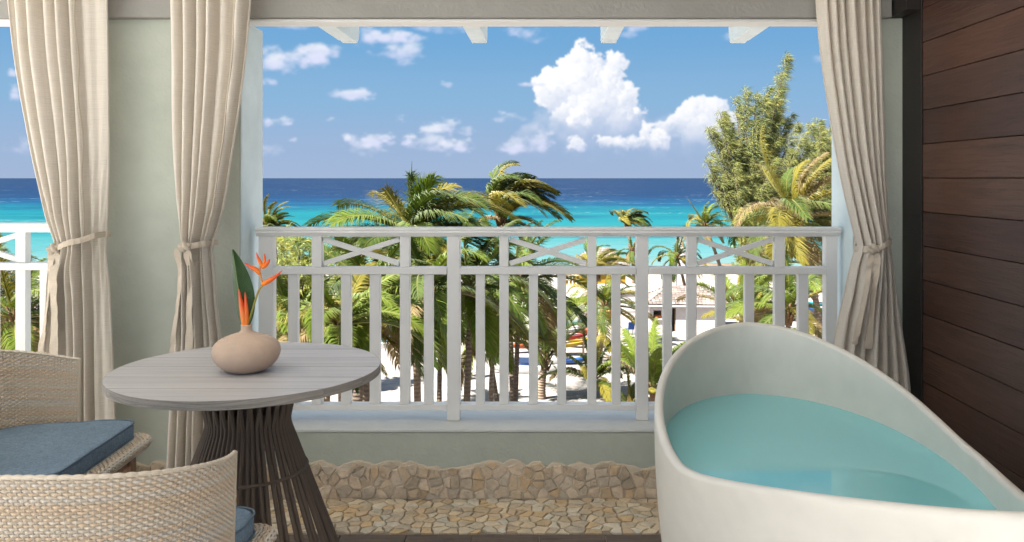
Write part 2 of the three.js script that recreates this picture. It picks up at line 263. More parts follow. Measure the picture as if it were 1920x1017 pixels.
const M = {
  sage: std({ color: RGB(0.525, 0.56, 0.485), map: rep(mottle, 0.9, 0.9), bumpMap: rep(plasterBump, 1.4, 1.4), bumpScale: 0.0035, roughness: 0.85 }),
  jamb: std({ color: RGB(0.80, 0.93, 0.96), map: rep(mottle, 0.9, 0.9), bumpMap: rep(plasterBump, 1.4, 1.4), bumpScale: 0.002, roughness: 0.8 }),  // pale blue of the skylight put into the reveal colour; the wall is sage
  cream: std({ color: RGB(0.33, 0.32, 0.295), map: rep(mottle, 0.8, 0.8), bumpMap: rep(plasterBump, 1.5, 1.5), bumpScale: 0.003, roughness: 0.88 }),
  white: phys({ color: RGB(0.87, 0.865, 0.845), map: rep(mottle, 0.35, 0.35), roughness: 0.5 }),
  sill: std({ color: RGB(0.74, 0.76, 0.74), map: rep(mottle, 1.2, 1.2), bumpMap: rep(plasterBump, 2, 2), bumpScale: 0.0025, roughness: 0.6 }),
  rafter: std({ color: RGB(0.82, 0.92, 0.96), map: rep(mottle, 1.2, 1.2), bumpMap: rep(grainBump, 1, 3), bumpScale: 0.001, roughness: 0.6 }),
  ceiling: std({ color: RGB(0.82, 0.81, 0.78), roughness: 0.9, map: rep(mottle, 0.5, 0.5) }),
  linen: phys({ color: RGB(0.85, 0.78, 0.69), map: rep(linenC, 3.2, 3.2), bumpMap: rep(linenB, 3.2, 3.2), bumpScale: 0.0012, roughness: 0.95, transmission: 0.3, thickness: 0, side: THREE.DoubleSide, sheen: 0.2, sheenRoughness: 0.8 }),
  tape: std({ color: RGB(0.66, 0.57, 0.46), map: rep(linenC, 4, 4), bumpMap: rep(linenB, 4, 4), bumpScale: 0.001, roughness: 0.95, side: THREE.DoubleSide }),
  denim: phys({ color: RGB(0.22, 0.315, 0.43), map: rep(denimC, 3.5, 3.5), bumpMap: rep(denimC, 3.5, 3.5), bumpScale: 0.0012, roughness: 0.95, sheen: 0.25, sheenRoughness: 0.6 }),
  darkwood: [0, 1, 2, 3].map((k) => phys({ color: RGB(...[[0.098, 0.043, 0.027], [0.072, 0.033, 0.023], [0.112, 0.054, 0.034], [0.084, 0.041, 0.029]][k]), map: rep(grain, 0.9, 2.6), bumpMap: rep(grainBump, 0.9, 2.6), bumpScale: 0.0012, roughness: 0.42, specularIntensity: 0.8 })),
  darkstile: phys({ color: RGB(0.012, 0.007, 0.005), map: rep(grain, 0.9, 2.6), roughness: 0.5, bumpMap: rep(grainBump, 0.9, 2.6), bumpScale: 0.0008 }),
  tabletop: phys({ color: RGB(0.62, 0.60, 0.61), map: rep(grainSoft, 1.0, 2.2), bumpMap: rep(grainBump, 1.0, 3.0), bumpScale: 0.0012, roughness: 0.42 }),
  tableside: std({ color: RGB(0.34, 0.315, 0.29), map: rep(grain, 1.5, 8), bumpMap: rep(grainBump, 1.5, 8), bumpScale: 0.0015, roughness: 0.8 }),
  cord: std({ color: RGB(0.175, 0.128, 0.096), roughness: 0.7, bumpMap: rep(linenB, 1, 30), bumpScale: 0.0015 }),
  teak: phys({ color: RGB(0.36, 0.19, 0.10), map: rep(grain, 2, 5), bumpMap: rep(grainBump, 2, 5), bumpScale: 0.0006, roughness: 0.5 }),
  wicker: [[0.78, 0.65, 0.50], [0.80, 0.62, 0.44], [0.82, 0.71, 0.57], [0.78, 0.70, 0.60]].map((c) => phys({ color: RGB(...c), roughness: 0.42, map: rep(mottle, 6, 6) })),
  vase: phys({ color: RGB(0.74, 0.55, 0.42), map: rep(mottle, 3, 3), bumpMap: rep(tex(8, 256, (u, v) => 0.5 + 0.5 * Math.sin(v * 6.283 * 16)), 1, 20), bumpScale: 0.0013, roughness: 0.62 }),
  tub: phys({ color: RGB(0.88, 0.84, 0.76), roughness: 0.34, clearcoat: 0.0, map: rep(mottle, 1.0, 1.0) }),
  bath: phys({ color: RGB(0.35, 0.84, 0.89), roughness: 0, ior: 1.33, transmission: 0.22, thickness: 0.4, attenuationColor: new THREE.Color().setRGB(0.44, 0.86, 0.88), attenuationDistance: 0.75 }),
  grout: std({ color: RGB(0.78, 0.67, 0.53), map: rep(mottle, 2, 2), bumpMap: rep(plasterBump, 5, 5), bumpScale: 0.004, roughness: 0.95 }),
  deck: std({ color: RGB(0.17, 0.128, 0.105), map: rep(grain, 1.4, 3.2), bumpMap: rep(grainBump, 1.4, 3.2), bumpScale: 0.001, roughness: 0.7 }),
  bounce_floor: std({ color: RGB(0.80, 0.785, 0.765), map: rep(stoneC, 1, 1), roughness: 0.85 }),  // pale stone, kept light so the floor bounces sun indoors
  sand: std({ color: RGB(0.33, 0.30, 0.28), map: sandC, bumpMap: sandB, bumpScale: 0.12, roughness: 1 }),
  leaf: phys({ vertexColors: true, color: RGB(0.96, 0.98, 0.96), roughness: 0.7, specularIntensity: 0.3, transmission: 0.5, thickness: 0, side: THREE.DoubleSide }),
  needle: phys({ vertexColors: true, color: RGB(0.80, 0.80, 0.80), roughness: 0.95, transmission: 0.35, thickness: 0, side: THREE.DoubleSide }),
  bark: std({ color: RGB(0.30, 0.225, 0.165), map: barkC, bumpMap: barkB, bumpScale: 0.03, roughness: 0.95 }),
  bark2: std({ color: RGB(0.17, 0.13, 0.10), map: barkC, bumpMap: barkB, bumpScale: 0.03, roughness: 0.95 }),
  fibre: std({ color: RGB(0.24, 0.14, 0.07), map: barkC, roughness: 1 }),
  nut: std({ color: RGB(0.42, 0.20, 0.05), roughness: 0.6, map: rep(mottle, 2, 2) }),
};

// ------------------------------------------------------------------ the balcony
const ZW = -3.44, ZO = -3.70, RX = 1.249, LXO = -1.245;               // inner and outer wall planes, the big opening's jambs
const H_SILL = 0.281, H_HEAD = 1.944;
struct('balcony_slab', uvBox(box(9.4, 0.3, 2.66, 0).translate(-3.1, -0.176, -2.37)), M.bounce_floor);
struct('bounce_floor', uvBox(box(26, 0.3, 24.4, 0).translate(-5, -0.154, 11.16)), M.bounce_floor);  // unseen pale floor added behind the camera to bounce sunlight into the balcony
struct('ceiling', box(6.4, 0.14, 5.24, 0).translate(-1.6, 3.47, -0.82), M.ceiling);  // out of view; height and back edge shaped to block sun, admit fill
function slab(x0, x1, y0, y1, z0, z1, r = 0.002) { return uvBox(box(x1 - x0, y1 - y0, z1 - z0, r).translate((x0 + x1) / 2, (y0 + y1) / 2, (z0 + z1) / 2)); }
const LSH = -3.19;                                                     // the left opening repeats the big one
const wall = thing('balcony_wall', 'pale sage plastered balcony wall with piers, low parapets and rough stone skirting', 'wall');
part('pier', slab(LSH + RX, LXO, 0, H_HEAD, ZO, ZW), M.sage, wall);
part('pier', slab(RX, 1.445, 0, H_HEAD + 0.004, ZO, ZW), M.sage, wall);
part('pier', slab(LSH * 2 + RX, LSH + LXO, 0, H_HEAD, ZO, ZW), M.sage, wall);
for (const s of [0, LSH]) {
  part('skylight_tint_plate', slab(s + LXO, s + LXO + 0.005, H_SILL + 0.004, H_HEAD - 0.002, ZO - 0.002, ZW - 0.004), M.jamb, wall);  // thin added plates on the pier reveals, skylight painted into their colour
  part('skylight_tint_plate', slab(s + RX - 0.005, s + RX, H_SILL + 0.004, H_HEAD - 0.002, ZO - 0.002, ZW - 0.004), M.jamb, wall);
}
const parapets = [0, LSH].map((s) => part('parapet', slab(s + LXO, s + RX, 0, H_SILL - 0.012, ZO, ZW), M.sage, wall));
for (const s of [0, LSH]) part('sill', slab(s + LXO, s + RX, H_SILL - 0.012, H_SILL, ZO - 0.02, ZW + 0.006, 0.004), M.sill, wall);
const beam = thing('lintel_beam', 'cream plaster beam across the top of the balcony openings', 'beam');
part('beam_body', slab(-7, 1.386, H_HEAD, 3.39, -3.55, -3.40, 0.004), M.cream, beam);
for (const s of [0, LSH]) part('head_trim', slab(s + LXO + 0.006, s + RX - 0.006, H_HEAD - 0.012, H_HEAD - 0.001, -3.54, -3.425, 0.003), M.white, beam);

// roof eave outside with its shaped rafter tails
const eave = thing('roof_eave', 'white roof overhang on rafters outside the opening', 'eave');
part('soffit', slab(-7, 3, 2.092, 2.14, -4.36, -3.56), M.rafter, eave);
for (let k = -3; k < 6; k++) {
  const x = -0.978 + k * 0.643, sh = new THREE.Shape();
  sh.moveTo(0, 0); sh.lineTo(0.57, 0); sh.lineTo(0.578, 0.006); sh.lineTo(0.655, 0.0); sh.quadraticCurveTo(0.70, 0.03, 0.69, 0.10); sh.lineTo(0.69, 0.113); sh.lineTo(0, 0.113);
  const g = new THREE.ExtrudeGeometry(sh, { depth: 0.07, bevelEnabled: true, bevelSize: 0.003, bevelThickness: 0.003, bevelSegments: 1 });
  g.rotateY(Math.PI / 2); g.translate(x - 0.035, 1.974, -3.56);
  part('rafter', uvBox(g), M.rafter, eave);
}

// ---- stone pieces: a plane is split into cells, each cell a bevelled stone
function cells(x0, x1, y0, y1, size, gap, keep) {
  const nx = Math.ceil((x1 - x0) / size), ny = Math.max(2, Math.round((y1 - y0) / size)), pts = [];
  for (let i = -1; i <= nx; i++) for (let j = -1; j <= ny; j++) pts.push([x0 + (i + 0.5 + rr(-0.46, 0.46)) * size, y0 + (j + 0.5 + rr(-0.46, 0.46)) * (y1 - y0) / ny]);
  const out = [];
  for (const p of pts) {
    if (p[0] < x0 || p[0] > x1 || p[1] < y0 || p[1] > y1) continue;
    let poly = [[Math.max(x0, p[0] - size * 2), Math.max(y0, p[1] - size * 2)], [Math.min(x1, p[0] + size * 2), Math.max(y0, p[1] - size * 2)], [Math.min(x1, p[0] + size * 2), Math.min(y1, p[1] + size * 2)], [Math.max(x0, p[0] - size * 2), Math.min(y1, p[1] + size * 2)]];
    for (const q of pts) {
      const dx = q[0] - p[0], dy = q[1] - p[1], d = Math.hypot(dx, dy);
      if (q === p || d > size * 4) continue;
      const nx_ = dx / d, ny_ = dy / d, lim = d / 2 - gap * (0.7 + 0.6 * hash2(p[0] * 999 + q[0] * 999, p[1] * 999 + q[1] * 999));
      const f = (v) => (v[0] - p[0]) * nx_ + (v[1] - p[1]) * ny_ - lim, res = [];
      for (let k = 0; k < poly.length; k++) {
        const a = poly[k], b = poly[(k + 1) % poly.length], fa = f(a), fb = f(b);
        if (fa <= 0) res.push(a);
        if (fa * fb < 0) { const t = fa / (fa - fb); res.push([lerp(a[0], b[0], t), lerp(a[1], b[1], t)]); }
      }
      poly = res; if (poly.length < 3) break;
    }
    if (poly.length >= 3 && (!keep || keep(p))) out.push({ c: p, poly });
  }
  return out;
}
function stoneGeo(cell, h, bev) {                                     // stone lying in x, z with its top at y = h, centred on the cell
  const g = new GB(), { c, poly } = cell, ring = [];
  for (let k = 0; k < poly.length; k++) {                              // edges are not quite straight
    const a = poly[k], b = poly[(k + 1) % poly.length]; ring.push(a);
    if (Math.hypot(a[0] - b[0], a[1] - b[1]) > 0.022) { const t = rr(0.35, 0.65), nx = b[1] - a[1], ny = a[0] - b[0], j = rr(-0.10, 0.02); ring.push([lerp(a[0], b[0], t) - nx * j * -1, lerp(a[1], b[1], t) - ny * j * -1]); }
  }
  let area = 0; for (let k = 0; k < ring.length; k++) { const a = ring[k], b = ring[(k + 1) % ring.length]; area += a[0] * b[1] - a[1] * b[0]; }
  if (area > 0) ring.reverse();
  const tx = rr(-0.05, 0.05), ty = rr(-0.05, 0.05), n = ring.length, ou = rr(0, 3), ov = rr(0, 3);
  const rows = [[1, -0.02], [0.985, h - bev], [0.90, h]];
  for (const [s, y] of rows) for (const q of ring) { const x = (q[0] - c[0]) * s, z = (q[1] - c[1]) * s; g.v(x, y + (y > 0 ? x * tx + z * ty : 0), z, null, (x + ou) * 2.5, (z + ov) * 2.5); }
  const m = g.v(0, h + bev * 0.2, 0, null, ou * 2.5, ov * 2.5);
  for (let r = 0; r < 2; r++) for (let k = 0; k < n; k++) { const a = r * n + k, b = r * n + (k + 1) % n; g.quad(a, a + n, b + n, b); }
  for (let k = 0; k < n; k++) g.tri(m, 2 * n + (k + 1) % n, 2 * n + k);
  return g.geo(true);
}
const skirtTone = [[0.76, 0.61, 0.44], [0.82, 0.67, 0.50], [0.70, 0.56, 0.41], [0.86, 0.72, 0.56], [0.76, 0.57, 0.37], [0.68, 0.57, 0.45], [0.80, 0.66, 0.51]].map((c) => std({ color: RGB(...c), map: stoneC, bumpMap: stoneB, bumpScale: 0.006, roughness: 0.9 }));
const floorTone = [[0.80, 0.65, 0.46], [0.86, 0.74, 0.56], [0.76, 0.59, 0.40], [0.88, 0.79, 0.64], [0.80, 0.59, 0.35], [0.72, 0.60, 0.45], [0.86, 0.72, 0.52]].map((c) => std({ color: RGB(...c), map: stoneC, bumpMap: stoneB, bumpScale: 0.004, roughness: 0.72 }));
srand(21);
{ // skirting: rubble stones bedded on the parapet and the pier, with a scalloped top
  const top = (x) => 0.126 + 0.017 * Math.abs(Math.sin(x * 17 + 2.6 * Math.sin(x * 3.3) + 1.8 * Math.sin(x * 7.7))) + 0.030 * (fbm(x * 9 + 40, 3, 3) - 0.5) + 0.010 * (vnoise(x * 45 + 9, 1) - 0.5);
  const x0 = LSH + LXO, x1 = 1.44;
  const sh = new THREE.Shape(); sh.moveTo(x0, 0); for (let x = x0; x <= x1 + 1e-6; x += 0.008) sh.lineTo(x, top(x) + 0.005); sh.lineTo(x1, 0);
  part('mortar_bed', uvBox(new THREE.ExtrudeGeometry(sh, { depth: 0.014, bevelEnabled: true, bevelSize: 0.002, bevelThickness: 0.003, bevelSegments: 2 }).translate(0, 0, ZW - 0.004)), M.grout, wall);
  const list = cells(x0, x1, 0.004, 0.178, 0.0455, 0.0019, (p) => p[1] < top(p[0]) + 0.012);
  const near = [], far = [];
  for (const c of list) {
    c.poly = c.poly.map((q) => [q[0], Math.min(q[1], top(q[0]) + 0.003)]);
    const g = stoneGeo(c, rr(0.004, 0.010), 0.004); g.rotateX(Math.PI / 2); g.scale(1, 1, 1);
    const mir = g; // laid upright: x along the wall, y up, top towards the room
    mir.applyMatrix4(new THREE.Matrix4().makeScale(1, -1, 1)); const id = mir.index; 
    if (id) { const a = id.array; for (let k = 0; k < a.length; k += 3) { const t = a[k]; a[k] = a[k + 1]; a[k + 1] = t; } }
    else for (const nm of ['position', 'uv']) { const at_ = mir.attributes[nm], n = at_.itemSize, a = at_.array; for (let k = 0; k < at_.count; k += 3) for (let q = 0; q < n; q++) { const t = a[k * n + q]; a[k * n + q] = a[(k + 1) * n + q]; a[(k + 1) * n + q] = t; } }
    mir.computeVertexNormals();
    (c.c[0] > -2.3 ? near : far).push([c, mir]);
  }
  for (const [c, g] of near) part('stone', g, skirtTone[Math.floor(rnd() * 7)], wall, [c.c[0], c.c[1], ZW + 0.013]);
}
{ // crazy paving in front of the wall
  const bed = struct('stone_paving', uvBox(box(4.6, 0.02, 0.352, 0).translate(-0.85, -0.012, -3.264)), std({ color: RGB(0.36, 0.29, 0.21), map: rep(mottle, 2, 2), bumpMap: rep(plasterBump, 5, 5), bumpScale: 0.003, roughness: 0.95 }));
  const list = cells(-2.9, 1.44, -3.428, -3.090, 0.046, 0.0016);
  list.sort((a, b) => Math.abs(a.c[0] + 0.15) - Math.abs(b.c[0] + 0.15));
  const rest = floorTone.map(() => []);
  list.forEach((c, k) => {
    const t = Math.floor(rnd() * 7), g = stoneGeo(c, 0.0045 + rnd() * 0.002, 0.0014);
    if (k < 295) part('stone', g, floorTone[t], bed, [c.c[0], 0, c.c[1]]); else rest[t].push(g.translate(c.c[0], 0, c.c[1]));
  });
  const m = []; rest.forEach((l, t) => { if (l.length) { const q = mergeGeometries(l); m.push(q); const p = part('stone', q, floorTone[t], bed); p.userData.kind = 'stuff'; } });
}
{ // brown floor tiles towards the room
  const bed = struct('tile_floor', uvBox(box(3.9, 0.016, 0.69, 0).translate(-0.5, -0.014, -2.743)), M.grout);
  for (let i = 0; i < 16; i++) for (let j = 0; j < 1; j++) {
    const w = 0.237, x0 = -2.43 + i * 0.2405, z0 = -3.084 + j * 0.683;
    if (x0 + w > 1.443) continue;
    part('floor_tile', uvBox(box(w, 0.012, 0.68, 0.0012, 1), 1, i * 0.37 + j * 0.9, i * 0.61).translate(x0 + w / 2, -0.003, z0 + 0.34), M.deck, bed);
  }
}

// ---- dark timber side wall
{
  const w = thing('timber_wall', 'dark stained timber wall of horizontal planks on the right', 'wall');
  part('backing', slab(1.475, 1.62, -0.02, 3.39, -3.72, 0.75, 0), M.darkstile, w);
  part('stile', slab(1.4445, 1.474, 0, 3.385, -3.442, -3.268), M.darkstile, w);
  part('stile', slab(1.388, 1.4435, H_HEAD + 0.006, 3.385, -3.47, -3.27), M.darkstile, w);
  srand(5);
  for (let k = -10; k < 16; k++) {
    const y0 = Math.max(0.002, 1.3 + k * 0.1305), y1 = Math.min(3.38, 1.3 + (k + 1) * 0.1305);
    if (y1 - y0 < 0.02) continue;
    const g = box(0.02, y1 - y0 - 0.0024, 3.95, 0.002, 2); uvBox(g, 1, rnd() * 5, rnd() * 5);
    part('plank', g, M.darkwood[Math.floor(rnd() * 4)], w, [1.4595 + rr(-0.0012, 0.0012), (y0 + y1) / 2, -3.266 + 1.976]);
  }
}

// ---- white balustrades
const RZ = -3.578;
function railing(name, label) {
  const t = thing(name, label, 'railing', [0, 0, 0], 0, null);
  const X = (px) => (px - CX) / F * 3.553;
  const sh = new THREE.Shape();
  sh.moveTo(-0.040, 0.0); sh.lineTo(0.040, 0); sh.quadraticCurveTo(0.0425, -0.001, 0.0425, -0.005); sh.lineTo(0.0425, -0.010); sh.lineTo(0.0385, -0.0125); sh.quadraticCurveTo(0.041, -0.016, 0.0405, -0.022); sh.quadraticCurveTo(0.039, -0.027, 0.034, -0.028); sh.lineTo(0.0335, -0.031); sh.quadraticCurveTo(0.029, -0.032, 0.027, -0.038);
  sh.lineTo(-0.027, -0.038); sh.quadraticCurveTo(-0.029, -0.032, -0.0335, -0.031); sh.lineTo(-0.034, -0.028); sh.quadraticCurveTo(-0.039, -0.027, -0.0405, -0.022); sh.quadraticCurveTo(-0.041, -0.016, -0.0385, -0.0125); sh.lineTo(-0.0425, -0.010); sh.lineTo(-0.0425, -0.005); sh.quadraticCurveTo(-0.0425, -0.001, -0.040, 0);
  const g = new THREE.ExtrudeGeometry(sh, { depth: 2.446, bevelEnabled: false, curveSegments: 5 }); g.rotateY(Math.PI / 2); g.scale(1, 1, 1); g.translate(-1.217, 1.0925, RZ);
  part('top_rail', uvBox(g), M.white, t);
  const posts = [[484, 511], [838, 862], [1193, 1216], [1549, 1571]];
  for (const [a, b] of posts) part('post', slab(X(a), X(b), H_SILL + 0.001, 1.0545, RZ - 0.025, RZ + 0.025, 0.003), M.white, t);
  for (let k = 0; k < 3; k++) {
    const x0 = X(posts[k][1]) + 0.0005, x1 = X(posts[k + 1][0]) - 0.0005;
    part('middle_rail', slab(x0, x1, 0.896, 0.926, RZ - 0.028, RZ + 0.030, 0.003), M.white, t);
    part('bottom_rail', slab(x0, x1, 0.326, 0.349, RZ - 0.030, RZ + 0.028, 0.003), M.white, t);
  }
  for (const [a, b] of [[538.5, 556], [638, 656], [692, 711], [794, 811], [891.5, 908], [991.5, 1008.5], [1045, 1061.5], [1147.5, 1164], [1244.5, 1261], [1344, 1361.5], [1398, 1415.5], [1499, 1517.5]])
    part('baluster', slab(X(a), X(b), 0.3492, 0.8958, RZ - 0.018, RZ + 0.018, 0.002), M.white, t);
  for (const [a, b] of [[583, 602], [749, 767], [936, 953], [1102, 1118.5], [1289, 1307], [1454, 1473]]) {
    part('baluster', slab(X(a), X(b), 0.3492, 0.8958, RZ - 0.019, RZ + 0.020, 0.002), M.white, t);
    part('upright', slab(X(a), X(b), 0.9262, 1.0544, RZ - 0.019, RZ + 0.020, 0.002), M.white, t);
  }
  for (const [a, b] of [[602, 749], [953, 1102], [1307, 1454]]) for (const s of [1, -1]) {
    const w = X(b) - X(a), h = 0.105, L = Math.hypot(w, h) - 0.012, m = uvBox(box(L, 0.021, s > 0 ? 0.020 : 0.0235, 0.0015, 1));
    const p = part('cross_brace', m, M.white, t, [(X(a) + X(b)) / 2, 0.990, RZ - 0.002]); p.rotation.z = s * Math.atan2(h, w);
  }
  return t;
}
const rail = railing('balcony_railing', 'white wooden balcony railing with crossed braces between the table and the bathtub');
{ const c = rail.clone(); c.name = numbered('balcony_railing'); c.position.set(LSH, 0.018, 0); c.userData = { ...rail.userData, label: 'white wooden railing at the far left, mostly hidden behind the left curtain' }; scene.add(c); }

// ---- curtains
function curtain(o) {
  const D = o.d, t = thing('curtain', o.label, 'curtain', [0, 0, 0], 0, 'linen balcony curtains tied back');
  const wx = (px) => (px - CX) / F * D, hy = (py) => EYE - (py - CY) / F * D;
  const L = o.rows.map((r) => [r[0], wx(r[1])]), R = o.rows.map((r) => [r[0], wx(r[2])]);
  const py0 = -230, py1 = o.bottom, N = 150, Mc = 220, tieY = o.tie[0];
  const g = new GB(); const ctr = [];
  const surf = (s, py) => {
    const q = Math.max(0, py), xl = curve1(L, q), xr = curve1(R, q), w = xr - xl, y = hy(py);
    const dt = (py - tieY) / 130, near = Math.exp(-dt * dt), up = py < tieY ? clamp((tieY - py) / tieY) : 0;
    const A = (lerp(0.021, 0.034, near) + (py > tieY ? 0.016 * clamp((py - tieY) / 300) : 0.010 * up));
    let f = 0;
    const sw = s + 0.018 * Math.sin(s * 9 + o.seed) * (1 - near) + (py > tieY ? 0.012 * Math.sin(py * 0.012 + s * 7) : 0.008 * Math.sin(py * 0.006 + s * 5));
    const env = o.env ? o.env(s, py) : 1, ph = sw * o.folds * 2 * Math.PI + o.seed;
    const c = Math.cos(ph); f = (c > 0 ? Math.pow(c, 0.75) : -Math.pow(-c, 1.25) * 1.1) * env + 0.22 * Math.cos(ph * 0.47 + 1) * env;
    f += (1 - env) * 0.25 * Math.sin(s * 5 + py * 0.004);
    const crease = Math.exp(-Math.abs(py - tieY) / 95) * 0.0055 * (Math.sin(s * 61 + o.seed * 3) + 0.6 * Math.sin(s * 97 + py * 0.05));
    const bulge = Math.sin(Math.PI * clamp(s)) * lerp(0.012, 0.05, near);
    const x = xl + w * s + Math.sin(ph) * 0.0045 * env * (1 - near * 0.4);
    return [x, y, -D + A * f + bulge + crease + 0.004 * (fbm(s * 6 + o.seed, py / 90, 3) - 0.5)];
  };
  const arc = []; { let a = 0, p = null; for (let j = 0; j <= Mc; j++) { const q = surf(j / Mc, 60); if (p) a += Math.hypot(q[0] - p[0], q[2] - p[2]); arc.push(a); p = q; } }
  g.grid(N, Mc, (i, j) => { const py = lerp(py0, py1, i / N), q = surf(j / Mc, py); return [q[0], q[1], q[2], null, arc[j], q[1]]; });
  part('cloth', g.geo(), M.linen, t);
  { // hemmed edges give the sheet its thickness
    for (const s of [0, 1]) { const pts = []; for (let i = 0; i <= 60; i++) { const q = surf(s, lerp(py0, py1, i / 60)); pts.push(V(q[0], q[1], q[2] - 0.002)); } const h = new GB(); h.tube(pts, 0.0042, 6); part('hem', h.geo(), M.linen, t); }
    if (o.seam !== undefined) { const pts = []; for (let i = 0; i <= 80; i++) { const q = surf(o.seam + 0.006 * Math.sin(i * 0.35), lerp(py0, tieY - 20, i / 80)); pts.push(V(q[0], q[1], q[2] + 0.001)); } const h = new GB(); h.tube(pts, 0.0035, 5); part('seam', h.geo(), M.tape, t); }
  }
  // tieback: a band round the gathered cloth, knotted in front, with two hanging tails
  const [ty, tyl, tyr] = [o.tie[0], o.tie[1], o.tie[2]];
  const band = new GB(), nb = 60;
  const ringPt = (a, dy, off) => { const s = 0.5 - 0.5 * Math.cos(a), q = surf(clamp(s, 0.001, 0.999), lerp(tyl, tyr, s)); const x = q[0] + (s < 0.02 ? -0.004 : s > 0.98 ? 0.004 : 0); const z = -D + 0.048 * Math.sin(Math.PI * clamp(s)) + 0.046 - (s < 0.06 ? (0.06 - s) * 1.2 : s > 0.94 ? (s - 0.94) * 1.2 : 0) + off; return [x, q[1] + dy, z]; };
  const hB = 0.0125;
  band.grid(nb, 5, (i, j) => { const a = i / nb * Math.PI, tw = Math.sin(a * 5 + o.seed) * 0.002, q = ringPt(a, 0, 0), e = j / 5 * Math.PI * 2; return [q[0], q[1] + Math.cos(e) * hB + tw, q[2] + Math.sin(e) * 0.0035, null, i / nb * 0.4, j / 5 * 0.05]; });
  const tb = part('tieback', band.geo(), M.tape, t);
  const ks = o.knot, kq = surf(ks, lerp(tyl, tyr, ks)), kz = ringPt(Math.acos(1 - 2 * ks), 0, 0)[2] + 0.006;
  { const k = new THREE.SphereGeometry(0.021, 18, 12); const p = k.attributes.position; for (let i = 0; i < p.count; i++) { const n = 1 + 0.22 * Math.sin(p.getX(i) * 260 + p.getY(i) * 160); p.setXYZ(i, p.getX(i) * 1.15 * n, p.getY(i) * 0.9 * n, p.getZ(i) * 0.7 * n); } k.computeVertexNormals(); part('knot', k, M.tape, tb, [kq[0], kq[1], kz]); }
  for (const tl of o.tails) {                                          // [px top, px bottom, py bottom, width px, twist]
    const r = new GB(), n = 44, wd = tl[3] / F * D;
    const P = (i) => { const u = i / n, px = lerp(tl[0], tl[1], u * (0.4 + 0.6 * u)), py = lerp(lerp(tyl, tyr, ks) + 3, tl[2], u); const x = wx(px), xl = curve1(L, py), xr = curve1(R, py), s = clamp((x - xl) / (xr - xl), 0.02, 0.98); let z = -1e9; for (const k of [-0.03, 0, 0.03]) z = Math.max(z, surf(clamp(s + k), py)[2]); return [x, hy(py), Math.max(lerp(kz, z + 0.010, sstep(0, 0.25, u)), z + 0.008) ]; };
    for (const off of [0, 1]) r.grid(n, 4, (i, j) => { const q = P(i), tw = tl[4] * Math.sin(i / n * 3.1) * 1.25, e = (j / 4 - 0.5) * wd * (i < 3 ? 0.55 + i * 0.15 : 1); return [q[0] + e * Math.cos(tw), q[1], q[2] + e * Math.sin(tw) + 0.002 * off + 0.0015 * Math.sin(i * 0.9 + j), null, j / 4 * 0.03, i / n * 0.5]; });
    part('tail', r.geo(), M.tape, tb);
  }
  return t;
}
curtain({ label: 'cream linen curtain tied back at the far left of the balcony', d: 3.30, seed: 0.6, folds: 7.2, bottom: 1006, seam: 0.70, tie: [462, 467, 440], knot: 0.10,
  env: (s) => 1 - 0.9 * sstep(0.66, 0.80, s),
  rows: [[0, 18, 197], [100, 27, 199], [200, 42, 201], [300, 62, 202], [400, 90, 200], [440, 105, 198], [465, 112, 197], [500, 101, 200], [560, 91, 205], [650, 80, 210], [795, 75, 216], [1010, 70, 224]],
  tails: [[113, 84, 668, 14, 0.7], [122, 116, 676, 18, 0.35]] });
curtain({ label: 'cream linen curtain tied back between the table and the sage pier, second from the left', d: 3.29, seed: 2.1, folds: 6.6, bottom: 1006, seam: 0.86, tie: [464, 462, 455], knot: 0.42,
  env: (s) => 1 - 0.45 * sstep(0.55, 0.65, s) * sstep(0.86, 0.8, s),
  rows: [[0, 313, 471], [100, 317, 463], [200, 318, 451], [300, 322, 436], [380, 330, 424], [430, 338, 410], [465, 343, 400], [500, 340, 403], [560, 336, 407], [640, 328, 415], [800, 312, 424], [1010, 300, 436]],
  tails: [[352, 325, 668, 13, 0.6], [371, 364, 660, 16, 0.45]] });
curtain({ label: 'cream linen curtain tied back at the right beside the dark timber wall', d: 3.30, seed: 4.4, folds: 6.4, bottom: 1006, tie: [464, 468, 450], knot: 0.24,
  env: (s) => 1 - 0.4 * sstep(0.7, 0.85, s),
  rows: [[0, 1538, 1648], [100, 1546, 1652], [200, 1560, 1655], [300, 1576, 1658], [400, 1596, 1662], [440, 1605, 1665], [465, 1610, 1666], [500, 1600, 1672], [560, 1587, 1681], [620, 1574, 1690], [715, 1560, 1702], [1010, 1540, 1716]],
  tails: [[1627, 1619, 650, 16, 1.0], [1618, 1592, 640, 10, 0.8]] });

